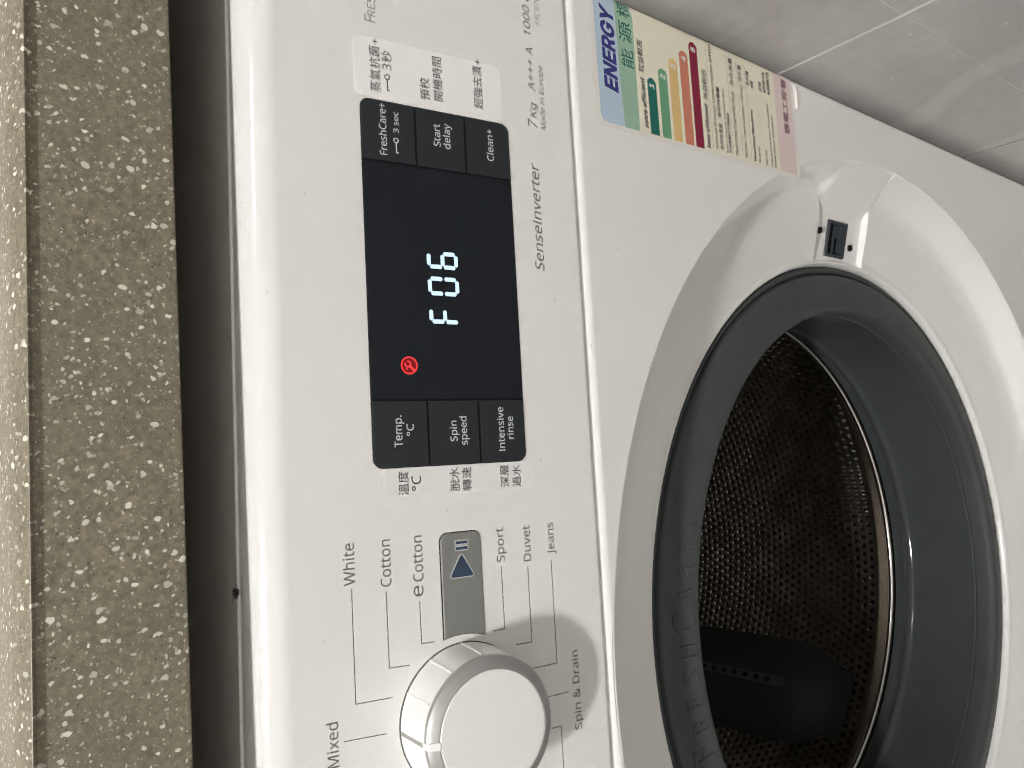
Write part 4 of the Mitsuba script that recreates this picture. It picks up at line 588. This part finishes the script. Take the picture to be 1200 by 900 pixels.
# ------------------------------------------------------------------ the two films with the Chinese names of the keys
def film(key, poly, label, bsdf, rows):
    thing(key, label, "sticker")
    add(f"{key}__film", onto_panel(plate(poly, .16, .06), .02), bsdf, 20)
    for s, u, v, size, L, kw in rows:
        p = text_poly(s, size, "c", L, weight=.035)
        add(f"{key}__lettering", onto_panel(flat(affinity.translate(p, u, v)), .25), "ink_black")
film("upper_key_sticker", rrect(223.0, 34.0, 245.6, 94.7, 3.0), "white sticker with black Chinese key names next to the steam and delay keys", "film_white",
     [("蒸氣抗菌", 225.0, 84.9, 4.5, 17.4, {}), ("+", 243.0, 84.7, 4.2, 2.3, {}), ("3", 234.3, 80.3, 4.7, 2.2, {}), ("秒", 237.1, 80.3, 4.3, 4.4, {}), ("預校", 225.6, 65.5, 4.3, 8.7, {}), ("開機時間", 226.3, 60.1, 4.4, 17.4, {}),
      ("超強去漬", 226.4, 42.9, 4.4, 17.4, {}), ("+", 244.3, 42.6, 4.2, 2.3, {})])
add("upper_key_sticker__key_symbol", onto_panel(flat(key_icon(226.2, 82.0, 1.0)), .25), "ink_black")
film("lower_key_sticker", rrect(80.2, 30.6, 89.8, 89.4, 2.2), "clear sticker with black Chinese key names next to the temperature and spin keys", "film_clear",
     [("溫度", 80.6, 80.5, 4.2, 8.2, {}), ("°C", 81.7, 75.5, 4.9, 5.3, {}), ("脫水", 80.7, 60.8, 4.2, 8.5, {}), ("轉速", 80.5, 55.9, 4.2, 8.5, {}), ("深層", 80.8, 40.2, 4.1, 8.0, {}), ("過水", 80.6, 35.1, 4.1, 8.0, {})])

# ------------------------------------------------------------------ energy label on the front, folded round the machine's right edge
EL = thing("energy_label", "colourful energy efficiency label with blue and green header at the machine's right edge", "label")
def tilt(poly):            # it was stuck on a little crooked
    return affinity.rotate(poly, EROT, origin=(232, -18))
EROT = 0.0
def wrap_edge(m, lift):
    """follows the flat front and the rounded right edge of the cabinet."""
    v = np.asarray(m.vertices); x, z, r = v[:, 0], v[:, 1], 5.0
    s = np.clip((x - 290) / r, 0, math.pi / 2); over = np.maximum(x - 290 - r * math.pi / 2, 0)
    X = np.where(x <= 290, x, 290 + (r + lift) * np.sin(s)); Yv = np.where(x <= 290, -lift, r - (r + lift) * np.cos(s) + over)
    m = m.copy(); m.vertices = np.c_[X, Yv, z]; return m
def gridded(poly, step=1.2):
    """cuts the polygon into strips so that it can bend."""
    b = poly.bounds
    cuts = [x for x in np.arange(289, 299, step) if b[0] < x < b[2]]
    xs = [b[0] - 1, *cuts, b[2] + 1]
    return join([flat(poly.intersection(sbox(x0, b[1] - 1, x1, b[3] + 1))) for x0, x1 in zip(xs[:-1], xs[1:]) if poly.intersection(sbox(x0, b[1] - 1, x1, b[3] + 1)).area > 1e-4])
def el(name, poly, lift, bsdf, label=None):
    add(f"{EL}__{name}", wrap_edge(gridded(tilt(poly)), lift), bsdf, 50 if poly.bounds[2] > 289 else False, label=label)
RX = 306.0                                        # the part beyond 298 lies on the side of the machine
edge_l = lambda z: 233.6 - (z + 17) * .024        # left border of the print, leaning a little
def strip(z0, z1, x1=RX, inset=0.0, rise=0.0):
    return Polygon([(edge_l(z0) + inset, z0), (x1, z0 + rise), (x1, z1 + rise), (edge_l(z1) + inset, z1)])
torn = [(238 + 4.2 * k, -13.7 + (.9 * math.sin(k * 2.3) + .5 * math.sin(k * 5.1))) for k in range(14)]
paper = Polygon([(231.6, -17.0), (233.5, -14.6), *torn, (RX, -13.5), (RX, -170.6), (291, -170.9), (290, -173.3), (276, -173.6), (273.5, -171.2), (243, -171.6), (237.5, -171.0), (234.2, -167.0), (234.0, -140), (233.4, -106), (232.3, -60), (231.7, -30)])
el("backing", paper, .22, "sticker_white")
el("cream_field", strip(-41.4, -151.8), .29, "sticker_cream")
el("blue_header", Polygon([(233.7, -20.6), (234.4, -18.2), (236.6, -16.8), (RX, -16.2), (RX, -29.4), (291, -29.6), (256, -30.4), (edge_l(-31.5), -31.5)]), .33, "sticker_blue")
el("green_header", Polygon([(edge_l(-31.5), -31.6), (256, -30.5), (291, -29.7), (294.4, -29.7), (293.2, -35), (291.0, -39.5), (288.0, -41.2), (268, -41.3), (edge_l(-41.3), -41.3)]), .33, "sticker_green")
el("pink_footer", strip(-151.9, -168.0, rise=-.6), .33, "sticker_pink")
def el_text(s, x, z, cap, length, ink="ink_black", font="n", slant=0.0, rise=0.0, weight=0.07, lift=.42, unit=.714):
    p = affinity.translate(text_poly(s, cap / unit, font, length, slant, weight=weight), x, z)
    if rise: p = affinity.rotate(p, rise, origin=(x, z))
    p = p.intersection(sbox(0, -400, 296, 0))
    el("lettering", p, lift, ink)
el_text("ENERGY", 248.6, -28.6, 8.0, 39.6, "ink_blue", "b", .22, rise=.5, weight=.2)
el_text("能", 262.6, -39.4, 7.6, 8.6, "ink_forest", "c", rise=.8, unit=.86); el_text("源", 274.4, -39.0, 7.6, 9.6, "ink_forest", "c", rise=.8, unit=.86); el_text("標", 286.0, -38.7, 7.6, 8.6, "ink_forest", "c", rise=.8, unit=.86)
el_text("more efficient", 236.8, -47.2, 2.9, 23.8, font="b", slant=.2, rise=1.8); el_text("效益較高", 262.8, -46.6, 3.6, 15.6, font="c", slant=.1, rise=.8, unit=.86)
BARS = (("band_teal", -48.4, -54.4, 262.0), ("band_green", -56.5, -62.7, 268.6), ("band_yellow", -64.6, -70.8, 275.9), ("band_orange", -72.8, -79.2, 282.2), ("band_maroon", -80.7, -86.9, 289.0))
for k, (col, z0, z1, x1) in enumerate(BARS):
    el("grade_bar", Polygon([(edge_l(z0) + .3, z0 - .3), (x1 - 2.2, z0), (x1 - .9, z0 - .9), (x1, (z0 + z1) / 2), (x1 - .9, z1 + .9), (x1 - 2.2, z1), (edge_l(z1) + .3, z1 - .3)]), .37, col)
    el_text(str(k + 1), x1 - 5.6, z1 + 1.5, 3.1, None, "sticker_white", "b", slant=.15)
el_text("less efficient", 236.8, -92.2, 2.9, 22.6, font="b", slant=.2); el_text("效益較低", 261.3, -92.6, 3.4, 15.6, font="c", slant=.1, unit=.86)
el_text("Annual Energy Consumption (kWh)", 237.4, -98.2, 2.1, 54, "ink_black"); el_text("每年耗電量", 238.0, -102.7, 2.9, 13.6, font="c", unit=.86, weight=.05); el_text("每年耗電量", 254.5, -102.3, 2.4, 16.2, font="c", unit=.86)
el_text("Based on Reference Tests and Standards", 237.3, -106.2, 1.2, 33, "ink_black"); el_text("每年耗電量用水洗衣機能源", 237.5, -109.0, 2.0, 21, font="c", unit=.86)
for z in (-94.3, -110.6, -118.7, -126.0):
    el("rule", sbox(edge_l(z) + 2, z - .12, 289.5, z + .12), .37, "ink_light")
el_text("Washing Capacity (kg)", 237.3, -114.6, 2.3, 34); el_text("洗衣容量", 274.0, -115.0, 2.9, 15.5, font="c", unit=.86, weight=.06)
el_text("Water Consumption (litre)", 237.9, -122.6, 2.2, 38.5); el_text("用水量", 278.4, -122.4, 2.9, 9.2, font="c", unit=.86, weight=.06)
el_text("Washing Machine", 237.4, -130.0, 1.9, 28, font="b"); el_text("Brand", 237.8, -134.0, 1.7, 8.0); el_text("洗衣機", 277.8, -128.9, 2.4, 8.3, font="c", unit=.86); el_text("牌", 277.4, -132.6, 2.4, 4.6, font="c", unit=.86)
el_text("Model", 237.5, -140.2, 1.6, 8.1); el_text("Information Provider", 237.6, -144.9, 1.5, 35); el_text("Reference Number", 237.8, -148.2, 1.5, 29)
el_text("型號", 277.6, -139.9, 2.4, 5.6, font="c", unit=.86); el_text("資料提供者", 277.8, -143.7, 2.4, 11.8, font="c", unit=.86); el_text("能源標籤型號", 278.0, -147.6, 2.4, 12.6, font="c", unit=.86)
el_text("機電工程署", 259.2, -163.4, 4.6, 31.5, "ink_plum", "c", rise=-.6, unit=.86, weight=.12)

# its lower edge has come loose and curls away from the enamel
def curl(x0, x1, z0, drop, out, n=9):
    t = np.linspace(0, 1, n); P = []
    for x in np.linspace(x0, x1, 12):
        e = min(1, (x - x0) / 1.5 + .45, (x1 - x) / 4 + .3)
        P.append(np.c_[np.full(n, x), -.3 - out * e * t ** 2, z0 - drop * np.sin(t * 1.3) / math.sin(1.3)])
    add(f"{EL}__curled_edge", sheet(np.array(P)), "sticker_white", True)
curl(276, 290.5, -170.4, 2.2, 1.3)

# ------------------------------------------------------------------ porthole: white dished trim with the latch plate, rubber gasket, drum
pf = smooth_line([(262.5, -.0), (261.4, .35), (260.3, 1.4), (257, 8.5), (253.8, 15), (251.2, 18.4), (247, 20.2), (238, 21.6), (226, 24.4), (214, 27.8), (209.4, 29.2), (207.6, 29.3), (205.8, 29.9), (204.7, 31.6), (204, 36), (203.8, 44)], 5)
rr_ = np.concatenate([np.arange(262.0, 246, -.8), np.arange(246.0, 206.5, -.75)])
k_ = np.argsort(pf[:, 0])
mid = np.c_[rr_, np.interp(rr_, pf[k_, 0], pf[k_, 1])]
pf = np.vstack([pf[pf[:, 0] > 262.0], mid, pf[pf[:, 0] < 206.5]])
th = np.concatenate([np.radians(np.linspace(-9, 14, 461)), np.radians(np.linspace(14, 351, 320))[1:-1]])
LZ = 7.6            # the latch plate lies this much above the porthole's centre
def step(a, b, x):
    t = np.clip((x - a) / (b - a), 0, 1); return t * t * (3 - 2 * t)
R_, TH_ = np.meshgrid(pf[:, 0], th)
Y_ = np.repeat(pf[None, :, 1], len(th), 0)
al, bl = R_ * np.cos(TH_), R_ * np.sin(TH_) - LZ
yp = np.interp(al, [203, 234, 237, 240, 262, 264], [33.8, 26.3, 25.2, 23.0, 1.0, 0.2])
ramp = step(232, 246, al)                         # on the ramp the plate stands proud and its upper flank is broad
m = np.where(bl > 0, step(29.6 + 7.5 * ramp, 28.0 - 3.0 * ramp, bl), step(29.6, 28.0, -bl)) * step(205.5, 208, R_) * step(262.4, 260, R_)
Y2 = Y_ * (1 - m) + yp * m
P = np.stack([R_ * np.cos(TH_), Y2, ZP + R_ * np.sin(TH_)], -1)
# more rings where the latch plate has its ramp
TR = f"{WM}__door_trim"
trim = sheet(P, wrap=True)
# the slot for the door's latch is a real opening
middle = trim.vertices[trim.faces].mean(1)
opening = (np.abs(middle[:, 0] - 220.5) < 10.4) & (np.abs(middle[:, 2] - ZP - 8.7) < 10.2)
trim.update_faces(~opening)
add(TR, trim, "white_trim", 40)
def on_plate(m, x, z, sink=0.0):     # parts lie in the sloping latch plate
    y = float(np.interp(x, [203, 236], [33.6, 25.2])) + sink
    return m.rotate((0, 0, math.degrees(math.atan2(25.2 - 33.6, 33.0)))).translate((x, y, ZP + z))
slot = rounded(-11.6, -1.0, -11.4, 11.6, 14, 11.4, .9, 12) - bx(-9.6, -4, -9.2, 9.6, 12, 9.2)
LT = f"{TR}__latch_frame"
add(LT, on_plate(slot, 220.5, 8.7), "latch_black", 25)
add(f"{TR}__latch_hook", on_plate(bx(-9.6, 2.0, -2.0, 9.6, 11, 1.0) + bx(1.5, 3.5, -9.2, 9.6, 11, -2) + bx(-9.6, 6, 1.0, -3, 11, 9.2), 220.5, 8.7), "latch_black", 25)
for x, z in ((222.0, 35.0), (217.5, -9.6)):
    add(f"{TR}__screw_hole", on_plate(m3.Manifold.cylinder(1.2, 2.1, 2.1, 32).rotate((90, 0, 0)), x, z, -3.6 if z > 0 else .4), "gap_black", 25)

GK = f"{WM}__door_gasket"
gp = smooth_line([(204.4, 46), (204.0, 39), (203.0, 34.5), (201.2, 33.0), (199.6, 34.2), (199.0, 36.6), (198.4, 34.4), (197.6, 32.2), (195.4, 30.8), (190, 29.3), (184, 27.8), (179, 26.8), (175.9, 26.9), (173.7, 28.7), (172.8, 32.0),
                  (173.2, 39.5), (174.6, 41)], 5)
sl = smooth_line([(174.2, 40.4), (173.5, 41.0), (173.4, 42.5), (174.4, 52), (176.2, 66), (177.8, 80), (178.2, 88), (177.4, 91), (177.0, 93), (178.0, 95.2), (181.0, 96.6), (183.6, 98.5), (184.8, 101.5), (185.0, 104), (185.6, 107), (188, 109), (205, 110)], 5)
add(GK, revolve(gp, CEN, 320), "rubber", True)
add(f"{GK}__inner_sleeve", revolve(sl, CEN, 320), "rubber_wet", True)
gy = lambda r: np.interp(r, [172.8, 173.7, 175.9, 179, 184, 190, 195.4, 197.6], [32, 28.7, 26.9, 26.8, 27.8, 29.3, 30.8, 32.2])
def emboss(ch, x_mid, cap, lift=.8):
    p = text_poly(ch, cap / .714, "n")
    b = p.bounds; p = affinity.translate(p, -(b[0] + b[2]) / 2 + x_mid, 0)
    mm = cross3(p.segmentize(1.5), 1.0)
    v = np.asarray(mm.vertices); R0 = 183.4
    ang = math.pi / 2 - v[:, 0] / R0; r = R0 - 3.2 + v[:, 1]
    mm.vertices = np.c_[r * np.cos(ang), gy(r) - v[:, 2] * (lift + .5) + .5, ZP + r * np.sin(ang)]
    mm.invert()
    if mm.volume < 0: mm.invert()
    add(f"{GK}__embossed_letter", mm, "rubber", 20)
for ch, x, cap in zip("FRESHCARE+", (-54.5, -41.5, -30, -17.5, -5.5, 8, 21, 32.5, 44, 54.5), (11.5, 8.4, 8.4, 8.4, 8.4, 11.5, 8.4, 8.4, 8.4, 7)):
    emboss(ch, x, cap)

# drum: rolled chrome lip, smooth flange, perforated wall, lifter with holes
DR = f"{WM}__drum"
RD, Y0, Y1 = 236.0, 152.0, 372.0
add(DR, revolve(smooth_line([(189.6, 113), (196, 113.5), (210, 117), (222, 124), (231, 135), (235.4, 147), (RD, Y0)], 5), CEN, 200), "drum_steel", True)
add(f"{DR}__lip", revolve([(187.6 + 3.1 * math.cos(t), 113 + 3.1 * math.sin(t)) for t in np.linspace(0, 2 * math.pi, 17)], CEN, 256), "chrome", True)
nu, nv = 190, 32
A = 2 * math.pi / nu; B = (Y1 - Y0) / nv
cellv, cellf = [], []
HN = 8; hc = np.array([(math.cos(2 * math.pi * k / HN + math.pi / 8), math.sin(2 * math.pi * k / HN + math.pi / 8)) for k in range(HN)])
sq = np.array([(math.copysign(min(1, abs(c) * 1.0824), c), math.copysign(min(1, abs(s) * 1.0824), s)) for c, s in hc])
sq = np.array([(1, .42), (.42, 1), (-.42, 1), (-1, .42), (-1, -.42), (-.42, -1), (.42, -1), (1, -.42)])
corner = np.array([(1, 1), (-1, 1), (-1, -1), (1, -1)])
tmpl = np.vstack([np.c_[hc * 2.0, np.full(HN, 1.5)], np.c_[hc * 2.4, np.full(HN, .6)], np.c_[hc * 2.9, np.zeros(HN)]])
AW, BW = RD * A / 2, B / 2
outer_ring = np.c_[sq * [AW, BW], np.zeros(HN)]; cor = np.c_[corner * [AW, BW], np.zeros(4)]
tmpl = np.vstack([tmpl, outer_ring, cor])
tf = []
for L in range(3):
    for k in range(HN):
        k2 = (k + 1) % HN
        tf += [(L * HN + k, L * HN + k2, (L + 1) * HN + k2), (L * HN + k, (L + 1) * HN + k2, (L + 1) * HN + k)]
for c, (k, k2) in enumerate(((0, 1), (2, 3), (4, 5), (6, 7))):
    tf.append((3 * HN + k, 3 * HN + k2, 4 * HN + c))
tf = np.array(tf)
vs, fs, at = [], [], 0
LIFT = [math.radians(-127 + 120 * k) for k in range(3)]
for i in range(nu):
    for j in range(nv):
        a = (i + .5 * (j % 2)) * A - math.pi; y = Y0 + (j + .5) * B
        # the wall swells into soft cushions, as pressed drums do
        q_ = tmpl.copy(); aa = a + q_[:, 0] / RD; yy = y + q_[:, 1]
        sw = .45 * np.sin(aa * 25) * np.sin(yy * .115)
        r = RD + q_[:, 2] + sw
        vs.append(np.c_[r * np.cos(aa), yy, ZP + r * np.sin(aa)]); fs.append(tf + at); at += len(tmpl)
pw = tm(np.vstack(vs), np.vstack(fs))
add(f"{DR}__perforated_wall", pw, "drum_steel", False)
labels[f"{DR}__perforated_wall"] = {"label": "perforated steel wall of the drum", "kind": "stuff"}
add(f"{DR}__rear_wall", revolve([(RD + .5, Y1 - 1), (230, Y1 + 8), (150, Y1 + 18), (60, Y1 + 10), (.01, Y1 + 8)], CEN, 96), "drum_steel", 30)
add(f"{WM}__tub", revolve([(206, 111), (262, 116), (268, 140), (268, 420), (.01, 420)], CEN, 96), "tub_grey", 30)
for a in LIFT:
    # a lifter: a long rounded ridge, lower towards the door
    ys = np.linspace(164, 360, 30); ws = np.linspace(-1, 1, 25)
    g = []
    for y in ys:
        e = step(157, 225, y) * (1 - .25 * step(330, 360, y)); row = []
        for w in ws:
            hgt = 22 * e * (1 - abs(w) ** 1.6) ** .8 if abs(w) < 1 else 0
            tt = a + w * (.215 * (.6 + .4 * e)); r = RD - hgt + (1.5 if abs(w) > .98 else 0)
            row.append((r * math.cos(tt), y, ZP + r * math.sin(tt)))
        g.append(row)
    lk = add(f"{DR}__lifter", sheet(np.array(g)), "drum_plastic", True)
    rib = np.array([[((RD - 22.35 - .5 * (1 - (w / 6.5) ** 2)) * math.cos(a + w / 210), y, ZP + (RD - 22.35 - .5 * (1 - (w / 6.5) ** 2)) * math.sin(a + w / 210)) for w in np.linspace(-4.6, 4.6, 7)] for y in np.linspace(216, 330, 20)])
    add(f"{lk}__ridge", sheet(rib), "ridge_plastic", True)
    for y in np.linspace(234, 320, 8):
        r = RD - 23.2
        hm = m3.Manifold.cylinder(.5, 2.4, 2.4, 20).rotate((0, 90, 0)).rotate((0, -math.degrees(a), 0)).translate((r * math.cos(a), float(y), ZP + r * math.sin(a)))
        add(f"{lk}__water_hole", hm, "gap_black", 25)

# a tuft of lint caught in the seam, and a loose fleck
thing("lint_tuft", "small dark tuft of lint caught in the seam above the control panel", "lint")
rg = np.random.default_rng(11); ms = []
for k in range(26):
    d = rg.normal(size=3); d /= np.linalg.norm(d); c = np.array([53.5, 30.6, 133.3]) + rg.normal(size=3) * [.7, .5, .25]
    pts = [c + d * s + rg.normal(size=3) * .25 for s in np.linspace(-1.0, 1.0, 5)]
    for p0, p1 in zip(pts[:-1], pts[1:]):
        q_ = m3.Manifold.batch_hull([m3.Manifold.sphere(.11, 6).translate(p0.tolist()), m3.Manifold.sphere(.11, 6).translate(p1.tolist())]).to_mesh()
        ms.append(trimesh.Trimesh(np.array(q_.vert_properties[:, :3]), np.array(q_.tri_verts), process=False))
add("lint_tuft__fibres", join(ms), "lint_dark")
